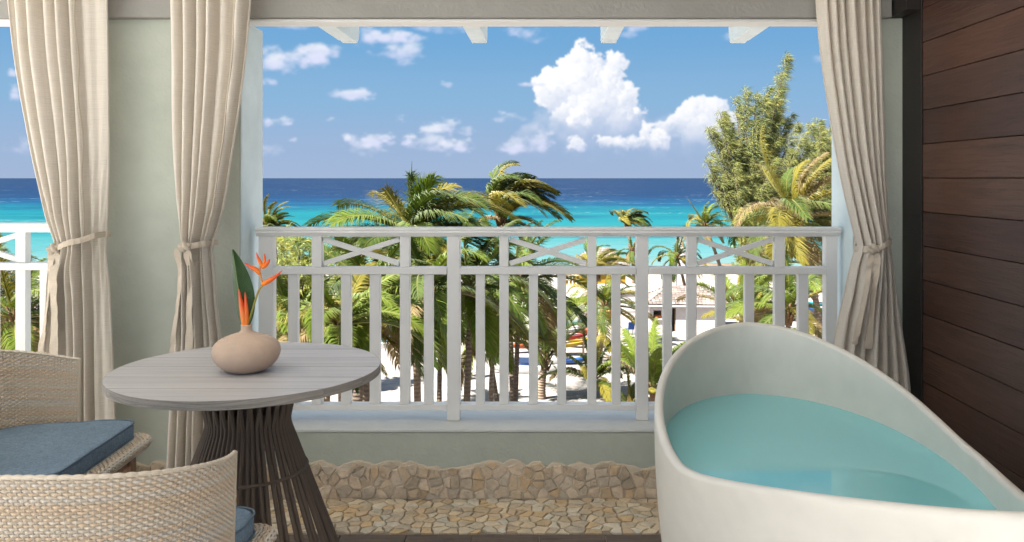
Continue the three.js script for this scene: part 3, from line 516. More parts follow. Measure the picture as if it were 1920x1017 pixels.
// ------------------------------------------------------------------ furniture
{ // round table
  const t = thing('round_table', 'round grey washed wood table on a flared base of brown cords', 'table', [-0.855, 0, -2.43]);
  const R = 0.372, cuts = [-R, -0.262, -0.135, -0.012, 0.118, 0.245, R];           // z of the joints, towards the sea is negative
  srand(31);
  for (let k = 0; k < cuts.length - 1; k++) {
    const a = cuts[k] + (k ? 0.0006 : 0), b = cuts[k + 1] - (k < cuts.length - 2 ? 0.0006 : 0), sh = new THREE.Shape(), n = 28;
    for (let i = 0; i <= n; i++) { const z = lerp(a, b, i / n), x = Math.sqrt(Math.max(0, R * R - z * z)); i ? sh.lineTo(x, -z) : sh.moveTo(x, -z); }
    for (let i = n; i >= 0; i--) { const z = lerp(a, b, i / n), x = Math.sqrt(Math.max(0, R * R - z * z)); if (x > 1e-4) sh.lineTo(-x, -z); }
    const g = new THREE.ExtrudeGeometry(sh, { depth: 0.021, bevelEnabled: true, bevelSize: 0.0011, bevelThickness: 0.0012, bevelSegments: 2, bevelOffset: -0.0011 });
    g.rotateX(-Math.PI / 2); uvBox(g, 1, rnd() * 4, rnd() * 4);
    part('table_plank', g, [M.tabletop, M.tableside], t, [0, 0.757 - 0.0222 + rr(-0.0003, 0.0003), 0]);
  }
  const n = 60, rT = 0.134, rM = 0.112, rB = 0.325, yT = 0.734, yM = 0.595;
  for (let i = 0; i < n; i++) {
    const a = (i + 0.5 * 0) / n * 2 * Math.PI, tw = 0.10 * (i % 2 ? 1 : -1), P = (r, y, an) => V(Math.cos(an) * r, y, Math.sin(an) * r), pts = [];
    for (let k = 0; k <= 4; k++) pts.push(P(lerp(rT, rM, k / 4), lerp(yT, yM + 0.014, k / 4), a + tw * (1 - k / 4)));
    pts.push(P(rM + 0.001, yM, a));
    for (let k = 0; k <= 8; k++) { const u = k / 8; pts.push(P(lerp(rM + 0.005, rB, u), lerp(yM - 0.014, 0.014, u), a + tw * 0.35 * u)); }
    const g = new GB(); g.tube(pts, 0.0058, 7, null, 1); part('cord', g.geo(), M.cord, t);
  }
  for (const [r, y, q] of [[rT, 0.730, 0.008], [rM - 0.008, yM, 0.006], [0.168, 0.47, 0.005], [rB, 0.012, 0.011]]) part('hoop', new THREE.TorusGeometry(r - 0.006, q, 8, 64).rotateX(Math.PI / 2), M.cord, t, [0, y, 0]);
  part('centre_post', new THREE.CylinderGeometry(0.03, 0.03, 0.72, 20), M.cord, t, [0, 0.37, 0]);
}
{ // vase with a leaf and a heliconia stem
  const vx = -0.845, vz = -2.385, ty = 0.7572;
  const t = thing('flower_vase', 'squat ribbed terracotta bottle vase on the round table', 'vase', [vx, ty, vz]);
  const pr = [[0.0, 0.001], [0.040, 0.001], [0.050, 0.003], [0.066, 0.012], [0.080, 0.025], [0.089, 0.040], [0.0925, 0.054], [0.0905, 0.068], [0.083, 0.081], [0.070, 0.091], [0.052, 0.099], [0.034, 0.105], [0.022, 0.109], [0.0165, 0.114], [0.0145, 0.121], [0.0150, 0.127], [0.0160, 0.130], [0.0135, 0.131], [0.0120, 0.125], [0.012, 0.10]];
  const sp = new THREE.SplineCurve(pr.map((p) => new THREE.Vector2(p[0], p[1]))).getPoints(150);
  const g = new THREE.LatheGeometry(sp.map((p) => new THREE.Vector2(Math.max(0, p.x), p.y)), 96); const u = g.attributes.uv; for (let i = 0; i < u.count; i++) u.setXY(i, u.getX(i) * 0.6, g.attributes.position.getY(i) * 1.1);
  part('vase_body', g, M.vase, t);
  const leafM = phys({ color: RGB(0.035, 0.10, 0.028), roughness: 0.42, side: THREE.DoubleSide, transmission: 0.3, thickness: 0, bumpMap: tex(8, 256, (a, b) => 0.5 + 0.5 * Math.sin(b * 6.283 * 46)), bumpScale: 0.0007 });
  const fl = thing('heliconia', 'orange heliconia stem with one broad green leaf standing in the vase', 'flower', [vx, ty + 0.118, vz]);
  { // leaf folded along its midrib
    const b = new GB(), N = 40, Mw = 10;
    b.grid(N, Mw, (i, j) => {
      const s = i / N, w = j / Mw * 2 - 1, half = 0.0335 * Math.pow(Math.sin(Math.PI * Math.pow(clamp(s * 0.97 + 0.015), 0.85)), 0.8) + 0.0035 * (1 - s), y = s * 0.225;
      const x = -0.008 - 0.024 * s * s - 0.006 * Math.sin(s * 3.1), fold = Math.abs(w) * 0.55 + (w < 0 ? 0.25 * -w * s : 0);
      return [x + half * w * (w < 0 ? 0.72 : 1.15) * 0.9, y + 0.004 * Math.sin(j * 2 + i * 0.4) * 0, 0.008 * s - half * fold * 0.9 + 0.010 * s * s - 0.004 * Math.sin(w * 3) * s, null, w * 0.5, s * 1.0 + Math.abs(w) * 0.12];
    });
    const lf = part('leaf', b.geo(), leafM, fl);
    const m = new GB(), pts = []; for (let i = 0; i <= 24; i++) { const s = i / 24; pts.push(V(-0.008 - 0.024 * s * s - 0.006 * Math.sin(s * 3.1), s * 0.224, 0.008 * s + 0.010 * s * s + 0.0008)); } m.tube(pts, (q) => lerp(0.0022, 0.0006, q), 6); part('midrib', m.geo(), std({ color: RGB(0.16, 0.24, 0.06), roughness: 0.5 }), lf);
  }
  const bractM = std({ vertexColors: true, roughness: 0.38 });
  const stemC = (q) => q < 0.45 ? [lerp(0.10, 0.42, q / 0.45), lerp(0.19, 0.26, q / 0.45), 0.03] : [lerp(0.42, 0.80, (q - 0.45) / 0.55), lerp(0.26, 0.17, (q - 0.45) / 0.55), 0.02];
  const P = (px, py) => V((px - 465) / F * 2.38, (612 - py) / F * 2.38, 0.006);
  { const c = new THREE.CatmullRomCurve3([P(466, 615), P(474, 588), P(484, 555), P(491, 536), P(497, 528), P(494, 516), P(491, 503), P(493, 494), P(496, 488)]); const s = new GB(); s.tube(c.getPoints(60), (q) => lerp(0.0032, 0.0024, q), 8, stemC); part('stem', s.geo(), bractM, fl); }
  function bract(pts, r, z = 0) {
    const c = new THREE.CatmullRomCurve3(pts.map((p, k) => P(...p).add(V(0, 0, z * k)))), s = new GB(), n = 26;
    s.tube(c.getPoints(n), (q) => r * Math.pow(Math.sin(Math.PI * clamp(0.12 + 0.88 * q, 0, 0.998)), 0.8) * (1 - 0.55 * q) * 1.25 + 0.0006, 10, (q) => { const g = sstep(0.05, 0.9, q); return [lerp(0.80, 0.70, g), lerp(0.21, 0.075, g), lerp(0.015, 0.012, g)]; });
    part('bract', s.geo(), bractM, fl);
  }
  bract([[496, 528], [507, 522], [520, 514], [535, 501]], 0.0068, 0.002);
  bract([[492, 509], [485, 500], [475, 494], [464, 487]], 0.0062, 0.003);
  bract([[496, 497], [502, 492], [508, 485], [511, 480]], 0.0055, 0.001);
  bract([[496, 494], [492, 486], [488, 478], [485, 468]], 0.0048, 0);
  bract([[498, 492], [500, 484], [500, 476], [500, 470]], 0.0034, -0.001);
  bract([[464, 614], [462, 585], [458, 560], [455, 535]], 0.0085, 0.004);
  bract([[466, 614], [467, 590], [467, 565], [466, 541]], 0.0070, 0.003);
}
{ // bathtub: an egg-shaped shell whose rim dips in the middle of both sides
  const t = thing('bathtub', 'white egg-shaped freestanding bathtub with high curved ends', 'bathtub', [0.655, 0, -1.962]);
  const a = 0.365, b = 0.871, rot = 0.021, n = 1.87, egg = -0.299;
  const NT = 200;
  const rim = (th) => {
    const c = Math.cos(th), s = Math.sin(th), u = Math.sign(c) * Math.abs(c) ** (2 / n), v = Math.sign(s) * Math.abs(s) ** (2 / n);
    const lx = a * v * (1 - egg * u), ld = b * u, up = Math.max(0, u), un = Math.max(0, -u);
    let h = 0.646 + 0.189 * Math.max(0, Math.sqrt(up * up + 0.012) - 0.11) ** 1.30 * 1.06 + 0.225 * (Math.sqrt(un * un + 0.02) - 0.141) * 1.12;
    if (v > 0) h += v * v * (0.008 * Math.exp(-u * u / 0.02) - 0.035 * Math.exp(-((u + 0.42) ** 2) / 0.05));
    return [lx * Math.cos(rot) + ld * Math.sin(rot), h, -(-lx * Math.sin(rot) + ld * Math.cos(rot))];
  };
  const RM = []; for (let i = 0; i <= NT; i++) RM.push(rim(i / NT * 2 * Math.PI));
  const NR = RM.map((p, i) => { const q0 = RM[(i + NT - 1) % NT], q1 = RM[(i + 1) % NT], dx = q1[0] - q0[0], dz = q1[2] - q0[2], l = Math.hypot(dx, dz); return [-dz / l, dx / l]; });
  // smooth the outward normals so that the pointed superellipse ends do not kink
  for (let k = 0; k < 6; k++) { const c = NR.map((q) => q.slice()); for (let i = 0; i <= NT; i++) { const A = c[(i + NT - 1) % NT], B = c[(i + 1) % NT]; NR[i] = [(A[0] + c[i][0] * 2 + B[0]) / 4, (A[1] + c[i][1] * 2 + B[1]) / 4]; } NR[NT] = NR[0]; }
  for (let i = 0; i <= NT; i++) { const p = RM[i]; if (p[0] * NR[i][0] + p[2] * NR[i][1] < 0) NR[i] = [-NR[i][0], -NR[i][1]]; }
  const T = 0.025;
  const outer = (i, y) => { const p = RM[i], f = clamp(y / 0.62), k = lerp(0.80, 1, Math.sin(f * Math.PI / 2) ** 0.9), foot = y < 0.03 ? lerp(0.965, 1, Math.sqrt(y / 0.03)) : 1; return [p[0] * k * foot, p[2] * k * foot]; };
  const inner = (i, y) => { const p = outer(i, Math.max(y, 0.05)), q = NR[i], f = sstep(0.42, 0.13, y); const x = p[0] - q[0] * T, z = p[1] - q[1] * T; return [x * (1 - 0.22 * f * f), z * (1 - 0.22 * f * f)]; };
  const prof = [];                                                      // rows from the foot up the outside, over the lip and down inside
  const g = new GB(), rows = 26;
  const pt = (i, k) => {
    const h = RM[i][1];
    if (k <= rows) { const y = lerp(0.0, h - T / 2, (k / rows)), q = outer(i, y); return [q[0], y, q[1]]; }
    if (k <= rows + 10) { const e = (k - rows) / 10 * Math.PI, q = outer(i, h - T / 2), m = NR[i], r = T / 2; return [q[0] - m[0] * r * (1 - Math.cos(e)), h - T / 2 + Math.sin(e) * r, q[1] - m[1] * r * (1 - Math.cos(e))]; }
    const u = (k - rows - 10) / 26, y = lerp(h - T / 2, 0.13, Math.sin(u * Math.PI / 2)), q = outer(i, h - T / 2), m = NR[i], w = inner(i, y), w0 = inner(i, h - T / 2), ex = q[0] - m[0] * T - w0[0], ez = q[1] - m[1] * T - w0[1];
    return [w[0] + ex * (1 - u), y, w[1] + ez * (1 - u)];
  };
  const K = rows + 10 + 26;
  g.grid(K, NT, (k, i) => { const q = pt(i, k); return [...q, null, i / NT * 3.4, q[1] + k * 0.01]; });
  const bt = g.v(0, 0.12, 0, null, 0, 0); for (let i = 0; i < NT; i++) g.tri(bt, K * (NT + 1) + i + 1, K * (NT + 1) + i);
  part('shell', g.geo(), M.tub, t);
  const wy = 0.585, w = new GB(), c0 = w.v(0, wy, 0, null, 0, 0);
  for (let i = 0; i <= NT; i++) { let best = null; for (let k = rows + 10; k < K; k++) { const A = pt(i, k), B = pt(i, k + 1); if (A[1] >= wy && B[1] <= wy) { const u = (A[1] - wy) / (A[1] - B[1] + 1e-9); best = [lerp(A[0], B[0], u), lerp(A[2], B[2], u)]; break; } } best = best || inner(i, wy); w.v(best[0] * 1.012, wy, best[1] * 1.012, null, best[0], best[1]); }
  for (let i = 1; i <= NT; i++) w.tri(c0, i + 1, i);
  { const R2 = 14; let prev = []; for (let i = 0; i <= NT; i++) { const k = 3 * (1 + i); prev.push(w.v(w.p[k], w.p[k + 1], w.p[k + 2], null, 0, 0)); }       // the body of the water, a hair inside the shell
    for (let r = 1; r <= R2; r++) { const y = lerp(wy, 0.112, Math.sin(r / R2 * Math.PI / 2)), cur = []; for (let i = 0; i <= NT; i++) { const q = inner(i, y); cur.push(w.v(q[0] * 1.012, y, q[1] * 1.012, null, q[0], q[1])); } for (let i = 0; i < NT; i++) w.quad(prev[i], prev[i + 1], cur[i + 1], cur[i]); prev = cur; }
    const b0 = w.v(0, 0.112, 0, null, 0, 0); for (let i = 0; i < NT; i++) w.tri(b0, prev[i], prev[i + 1]); }
  const wm = part(numbered('bath_water'), w.geo(), M.bath, scene, [0.655, 0, -1.962]); tag(wm, 'still turquoise bath water filling the white bathtub', 'water', null, null);
}

// ---- wicker armchairs
function wickerChair(label) {
  const t = thing('wicker_chair', label, 'chair', [0, 0, 0], 0, 'woven wicker chairs at the round table');
  srand(77);
  const A = 0.275, B = 0.29, FZ = 0.27;                                  // half width, depth of the curved back, front edge
  const NP = 115, y0 = 0.405, sp = 0.0092;
  // plan of the curved back, resampled to even steps
  const raw = []; for (let i = 0; i <= 800; i++) { const ph = (i / 800 - 0.5) * Math.PI * 1.0, c = Math.cos(ph), s = Math.sin(ph), e = 2 / 2.35; raw.push([Math.sign(s) * Math.abs(s) ** e * A, 0.045 - B * Math.abs(c) ** e]); }
  let tot = 0; const acc = [0]; for (let i = 1; i < raw.length; i++) { tot += Math.hypot(raw[i][0] - raw[i - 1][0], raw[i][1] - raw[i - 1][1]); acc.push(tot); }
  const plan = (s) => { const d = clamp(s) * tot; let i = 1; while (i < acc.length - 1 && acc[i] < d) i++; const u = (d - acc[i - 1]) / (acc[i] - acc[i - 1] + 1e-12), x = lerp(raw[i - 1][0], raw[i][0], u), z = lerp(raw[i - 1][1], raw[i][1], u); const q0 = raw[Math.max(0, i - 12)], q1 = raw[Math.min(800, i + 12)], dx = q1[0] - q0[0], dz = q1[1] - q0[1], l = Math.hypot(dx, dz); return [x, z, dz / l, -dx / l]; };
  const PL = []; const NS = Math.round(tot / sp) * 5; for (let i = 0; i <= NS; i++) PL.push(plan(i / NS));
  const stakes = NS / 5;
  const backY = (s) => 0.675 + 0.063 * Math.sin(Math.PI * s) ** 1.4;
  const place = (i, v, off) => { const p = PL[i], s = i / NS, y = lerp(y0, backY(s), v), fl = 0.008 * v + 0.048 * v * v * Math.sin(Math.PI * s); return [p[0] + p[2] * (off + fl), y, p[1] + p[3] * (off + fl)]; };
  if (place(NS / 2 | 0, 0, 0.01)[2] > place(NS / 2 | 0, 0, 0)[2]) for (const p of PL) { p[2] *= -1; p[3] *= -1; }
  const ROWS = 50;
  for (let r = 0; r <= ROWS; r++) {
    const g = new GB(), v = r / ROWS, sides = 5, rv = 0.0035, rn = 0.0023, amp = 0.0024, wob = rr(-0.0006, 0.0006);
    for (let i = 0; i <= NS; i++) {
      const ph = i / 5 * Math.PI + r * Math.PI, o = Math.sin(ph + Math.PI / 2) * amp, thick = 0.82 + 0.32 * Math.abs(Math.cos(ph)) ;
      for (let j = 0; j < sides; j++) { const e = j / sides * 2 * Math.PI, q = place(i, v, o + Math.cos(e) * rn); g.v(q[0], q[1] + Math.sin(e) * rv * thick + wob, q[2], null, i * 0.002, j * 0.01 + r * 0.13); }
    }
    for (let i = 0; i < NS; i++) for (let j = 0; j < sides; j++) { const a = i * sides + j, b = i * sides + (j + 1) % sides; g.quad(a, a + sides, b + sides, b); }
    part('wicker_strand', g.geo(), M.wicker[Math.floor(rnd() * 4)], t);
  }
  { const g = new GB(); // upright stakes, too many to pick apart
    for (let k = 0; k <= stakes; k++) { const pts = []; for (let v = 0; v <= 12; v++) pts.push(V(...place(Math.min(NS, k * 5), v / 12, 0))); g.tube(pts, 0.0020, 4); }
    const m = part('wicker_stake', g.geo(), M.wicker[3], t); m.userData.kind = 'stuff'; }
  { const g = new GB(), pts = []; for (let i = 0; i <= NS; i += 1) pts.push(V(...place(i, 1.008, 0))); g.tube(pts, (q) => 0.0036 + 0.0018 * Math.abs(Math.sin(q * stakes * Math.PI / 2)), 7); part('top_binding', g.geo(), M.wicker[2], t);
    for (const i of [0, NS]) { const e = new GB(), p = []; for (let v = 0; v <= 100; v++) p.push(V(...place(i, v / 100 * 1.01, 0))); e.tube(p, (q) => 0.0050 + 0.0014 * Math.abs(Math.sin(q * 50 * Math.PI)), 8); part('edge_binding', e.geo(), M.wicker[0], t); } }
  // seat: woven rim over a teak frame
  const seat = (grow, n = 96) => { const out = [], hw = A + 0.021 + grow, xb = A * 0.985 * (1 + grow / A), r = 0.05; for (let i = 0; i <= n; i++) { const u = i / n; let x, z; if (u < 0.5) { const q = plan(u * 2), k = 1 + grow / A; x = q[0] * k * 0.985; z = 0.045 + (q[1] - 0.045) * k; } else { const w = (u - 0.5) * 2, f = FZ + grow; const per = [(f - 0.045 - r), r * Math.PI / 2, 2 * (hw - r), r * Math.PI / 2, (f - 0.045 - r)], sum = per.reduce((s, q) => s + q, 0); let d = w * sum, k = 0; while (k < 4 && d > per[k]) d -= per[k++]; if (k === 0) { x = lerp(xb, hw, sstep(0, 0.08, d)); z = 0.045 + d; } else if (k === 1) { const e = d / r; x = hw - r + Math.cos(e) * r; z = f - r + Math.sin(e) * r; } else if (k === 2) { x = hw - r - d; z = f; } else if (k === 3) { const e = d / r; x = -hw + r - Math.sin(e) * r; z = f - r + Math.cos(e) * r; } else { z = f - r - d; x = -lerp(xb, hw, sstep(0, 0.08, z - 0.045)); } } out.push([x, z]); } return out; };
  const rimN = 420, rim = seat(0.012, rimN);
  const prof = [[-0.055, 0.009], [-0.046, 0.0105], [-0.037, 0.0115], [-0.028, 0.012], [-0.019, 0.012], [-0.010, 0.0115], [-0.002, 0.009], [0.004, 0.003], [0.0058, -0.004], [0.005, -0.012], [0.001, -0.020], [-0.004, -0.026]];
  const cen = (k, off) => { const p = rim[k], q0 = rim[(k + rimN - 2) % rimN], q1 = rim[(k + 2) % rimN], dx = q1[0] - q0[0], dz = q1[1] - q0[1], l = Math.hypot(dx, dz) || 1; let nx = dz / l, nz = -dx / l; if (nx * p[0] + nz * (p[1] - 0.02) < 0) { nx = -nx; nz = -nz; } return [p[0] + nx * off, p[1] + nz * off]; };
  prof.forEach(([off, yy], r) => {
    const g = new GB(), sides = 5; const prv = prof[Math.max(0, r - 1)], nxt = prof[Math.min(prof.length - 1, r + 1)], tx = nxt[0] - prv[0], ty = nxt[1] - prv[1], tl = Math.hypot(tx, ty), no = -ty / tl * -1, ny = tx / tl;
    for (let k = 0; k <= rimN; k++) {
      const o = Math.sin(k * Math.PI / 2.5 + r * Math.PI + 0.6) * 0.0018;
      for (let j = 0; j < sides; j++) { const e = j / sides * 2 * Math.PI, du = Math.cos(e) * 0.0042, dn = Math.sin(e) * 0.0022 + o, q = cen(k, off + du * tx / tl + dn * -ty / tl * -1); g.v(q[0], 0.407 + yy + du * ty / tl + dn * ny, q[1], null, k * 0.004, j * 0.01 + r * 0.2); }
    }
    for (let k = 0; k < rimN; k++) for (let j = 0; j < sides; j++) { const a = k * sides + j, b = k * sides + (j + 1) % sides; g.quad(a, a + sides, b + sides, b); }
    part('wicker_strand', g.geo(), M.wicker[r % 4], t);
  });
  const shape = (l) => { const s = new THREE.Shape(); l.forEach((p, i) => i ? s.lineTo(p[0], -p[1]) : s.moveTo(p[0], -p[1])); return s; };
  part('seat_board', new THREE.ExtrudeGeometry(shape(seat(-0.002)), { depth: 0.030, bevelEnabled: false }).rotateX(-Math.PI / 2), M.wicker[1], t, [0, 0.383, 0]);
  { const s = seat(-0.034, 140), g = new THREE.ExtrudeGeometry(shape(s), { depth: 0.026, bevelEnabled: true, bevelSize: 0.012, bevelThickness: 0.013, bevelSegments: 5, steps: 2 });
    g.rotateX(-Math.PI / 2); const p = g.attributes.position; for (let i = 0; i < p.count; i++) { const d = 1 - Math.min(1, Math.hypot(p.getX(i) / 0.27, (p.getZ(i) - 0.01) / 0.29)); p.setY(i, p.getY(i) + (p.getY(i) > 0.02 ? 0.014 * d : 0) + 0.0016 * (fbm(p.getX(i) * 14 + 3, p.getZ(i) * 14, 3) - 0.5)); } g.computeVertexNormals(); uvBox(g);
    const cu = part('cushion', g, M.denim, t, [0, 0.434, 0]);
    for (const yy of [0.038, -0.010]) { const q = new GB(), pts = s.map((k) => V(k[0] * 1.044, yy, 0.012 + (k[1] - 0.012) * 1.042)); q.tube(pts, 0.0026, 6, null, 1, false); part('piping', q.geo(), M.denim, cu); } }
  const leg = (x, z, tx, tz) => { const g = new GB(), h = 0.383, c = (y, w) => [[-w, -w], [w, -w], [w, w], [-w, w]].map(([a, b]) => [x + a + (1 - y / h) * tx, y, z + b + (1 - y / h) * tz]); const lo = c(0, 0.013), hi = c(h, 0.021); for (let k = 0; k < 4; k++) { const n = (k + 1) % 4, q = [lo[k], lo[n], hi[n], hi[k]].map((v, m) => g.v(...v, null, m === 1 || m === 2 ? 0.035 : 0, v[1])); g.quad(q[0], q[3], q[2], q[1]); } const q = lo.map((v) => g.v(...v, null, 0, 0)); g.quad(q[0], q[1], q[2], q[3]); const gg = g.geo(true); const u = gg.attributes.uv; for (let i = 0; i < u.count; i++) u.setXY(i, u.getY(i), u.getX(i)); return gg; };
  for (const [x, z, tx, tz] of [[0.232, 0.222, 0.012, 0.015], [-0.232, 0.222, -0.012, 0.015], [0.19, -0.16, 0.02, -0.05], [-0.19, -0.16, -0.02, -0.05]]) part('leg', leg(x, z, tx, tz), M.teak, t);
  part('apron', uvBox(box(0.42, 0.05, 0.02, 0.002, 1)), M.teak, t, [0, 0.357, 0.225]);
  for (const s of [-1, 1]) part('apron', uvBox(box(0.02, 0.05, 0.36, 0.002, 1)), M.teak, t, [0.222 * s, 0.357, 0.03]);
  part('apron', uvBox(box(0.34, 0.05, 0.02, 0.002, 1)), M.teak, t, [0, 0.357, -0.165]);
  return t;
}
const chairA = wickerChair('pale woven wicker chair with blue cushion facing the table from the left');
chairA.position.set(-1.607, 0.012, -2.575); chairA.rotation.y = Math.PI / 2 + 0.05;
{ const c = chairA.clone(); c.name = numbered('wicker_chair'); c.userData = { ...chairA.userData, label: 'pale woven wicker chair seen from behind in the front left corner' }; c.position.set(-0.993, 0.0, -1.885); c.rotation.set(0, Math.PI, 0); scene.add(c); }

// ------------------------------------------------------------------ beach, sea
const G = EYE - 12;                                                    // the sand lies twelve metres under the eye
const shoreZ = (x) => -(117 + 5 * Math.sin(x * 0.021 + 0.6) + 2.2 * Math.sin(x * 0.07) + (x < -20 ? (-20 - x) * 0.10 : 0) + (x > 8 ? (x - 8) * 0.06 : 0));
{ // ground: one sheet that slopes under the sea and on to the horizon
  const g = new GB(), zs = []; for (let z = 40; z > -170; z -= 1.6) zs.push(z); for (const z of [-200, -260, -400, -900, -3000, -12000, -60000]) zs.push(z);
  const xs = []; for (let x = -90; x <= 90; x += 1.8) xs.push(x); for (const x of [130, 220, 500, 2000, 12000, 60000]) { xs.push(x); xs.unshift(-x); }
  g.grid(zs.length - 1, xs.length - 1, (i, j) => { const x = xs[j], z = zs[i], s = shoreZ(clamp(x, -90, 90)) - z; let y = G + 0.35 * (fbm(x * 0.11 + 30, z * 0.11, 3) - 0.5) + 0.14 * (fbm(x * 0.5, z * 0.5, 2) - 0.5); y -= s > -14 ? Math.min(9, 0.085 * (s + 14)) : 0; return [x, y, z, null, x / 7, z / 7]; });
  struct('beach_sand', g.geo(), M.sand);
}
const SEA = G - 1.15;
{
  srand(3);
  const W = 2048, Hh = 1024, XR = 640, d0 = 95, d1 = 4200;              // metres across (mirrored beyond), distance range (log)
  const stops = [[95, 205, 238, 232], [118, 196, 236, 230], [130, 168, 228, 226], [150, 140, 221, 224], [185, 112, 212, 214], [230, 58, 196, 202], [290, 12, 178, 192], [350, 0, 160, 184], [400, 0, 140, 176], [455, 2, 116, 168], [520, 14, 92, 150], [640, 17, 77, 134], [1100, 19, 70, 127], [4200, 24, 70, 124]];
  const d = new Uint8Array(W * Hh * 4);
  for (let r = 0; r < Hh; r++) {
    const dist = d0 * Math.pow(d1 / d0, (r + 0.5) / Hh);
    for (let c = 0; c < W; c++) {
      const x = (c + 0.5) / W * XR, px = x, o = (r * W + c) * 4;
      const big = fbm(px / 90, dist / 26, 4), mid = fbm(px / 24 + 9, dist / 6.5, 4), fine = fbm(px / 7 + 40, dist / 2.2, 3), chop = fbm(px / (2.2 + dist / 160) + 7, Math.log(dist) * 150, 3);
      let q = dist * (1 + (big - 0.5) * 0.34 + (mid - 0.5) * 0.10) + (dist < 180 ? (fine - 0.5) * 6 : 0), k = 1;
      while (k < stops.length - 1 && stops[k][0] < q) k++;
      const t = clamp((q - stops[k - 1][0]) / (stops[k][0] - stops[k - 1][0]));
      let col = [1, 2, 3].map((m) => lin(lerp(stops[k - 1][m], stops[k][m], t)));
      const far = sstep(140, 420, dist), dark = (mid - 0.5) * lerp(0.16, 0.24, far) + (chop - 0.5) * lerp(0.12, 0.62, far) + (fine - 0.5) * 0.12;
      const patch = sstep(0.60, 0.76, fbm(px / 60 + 70, dist / 11 + 5, 4)) * sstep(150, 200, dist) * sstep(420, 330, dist);   // reef and weed
      col = col.map((v, m) => v * (1 + dark) * (1 - patch * [0.55, 0.34, 0.20][m]));
      const crest = vnoise(px / 2.6 + 3, dist / 0.9) * fbm(px / 30, dist / 20, 2), foam = sstep(0.60, 0.66, crest) * (dist > 170 ? 0.55 : 0.2);
      const brk = sstep(0.62, 0.72, fbm(px / 26 + 2, dist / 1.5 + 100, 4)) * sstep(132, 122, dist);
      const f = clamp(foam + brk * 0.9);
      col = col.map((v) => lerp(v, 0.9, f));
      for (let m = 0; m < 3; m++) { const v = clamp(col[m]); d[o + m] = 255 * (v <= 0.0031308 ? v * 12.92 : 1.055 * v ** (1 / 2.4) - 0.055); } d[o + 3] = 255;
    }
  }
  const t = new THREE.DataTexture(d, W, Hh); t.colorSpace = THREE.SRGBColorSpace; t.wrapS = THREE.MirroredRepeatWrapping; t.wrapT = THREE.ClampToEdgeWrapping; t.magFilter = THREE.LinearFilter; t.needsUpdate = true;
  const g = new GB(), xs = []; for (let x = -420; x <= 420; x += 12) xs.push(x); for (const x of [600, 900, 1500, 3000, 7000, 16000, 40000]) { xs.push(x); xs.unshift(-x); }
  const N = 150; const zs = []; for (let i = 0; i <= N; i++) zs.push(92 * Math.pow(45000 / 92, i / N));
  g.grid(N, xs.length - 1, (i, j) => [xs[j], SEA, -zs[i], null, xs[j] / XR, Math.log(zs[i] / d0) / Math.log(d1 / d0)]);
  const waves = tex(512, 512, (u, v) => fbm(u * 8, v * 18, 5, 8, 18));
  waves.channel = 1; waves.repeat.set(1, 1);
  const geo = g.geo(); const p = geo.attributes.position, u1 = new Float32Array(p.count * 2); for (let i = 0; i < p.count; i++) { u1[2 * i] = p.getX(i) / 30; u1[2 * i + 1] = p.getZ(i) / 30; } geo.setAttribute('uv1', new THREE.BufferAttribute(u1, 2));
  struct('sea', geo, phys({ color: RGB(0.205, 0.212, 0.214), map: t, roughness: 0.45, specularIntensity: 0.14, bumpMap: waves, bumpScale: 0.25 }));
}

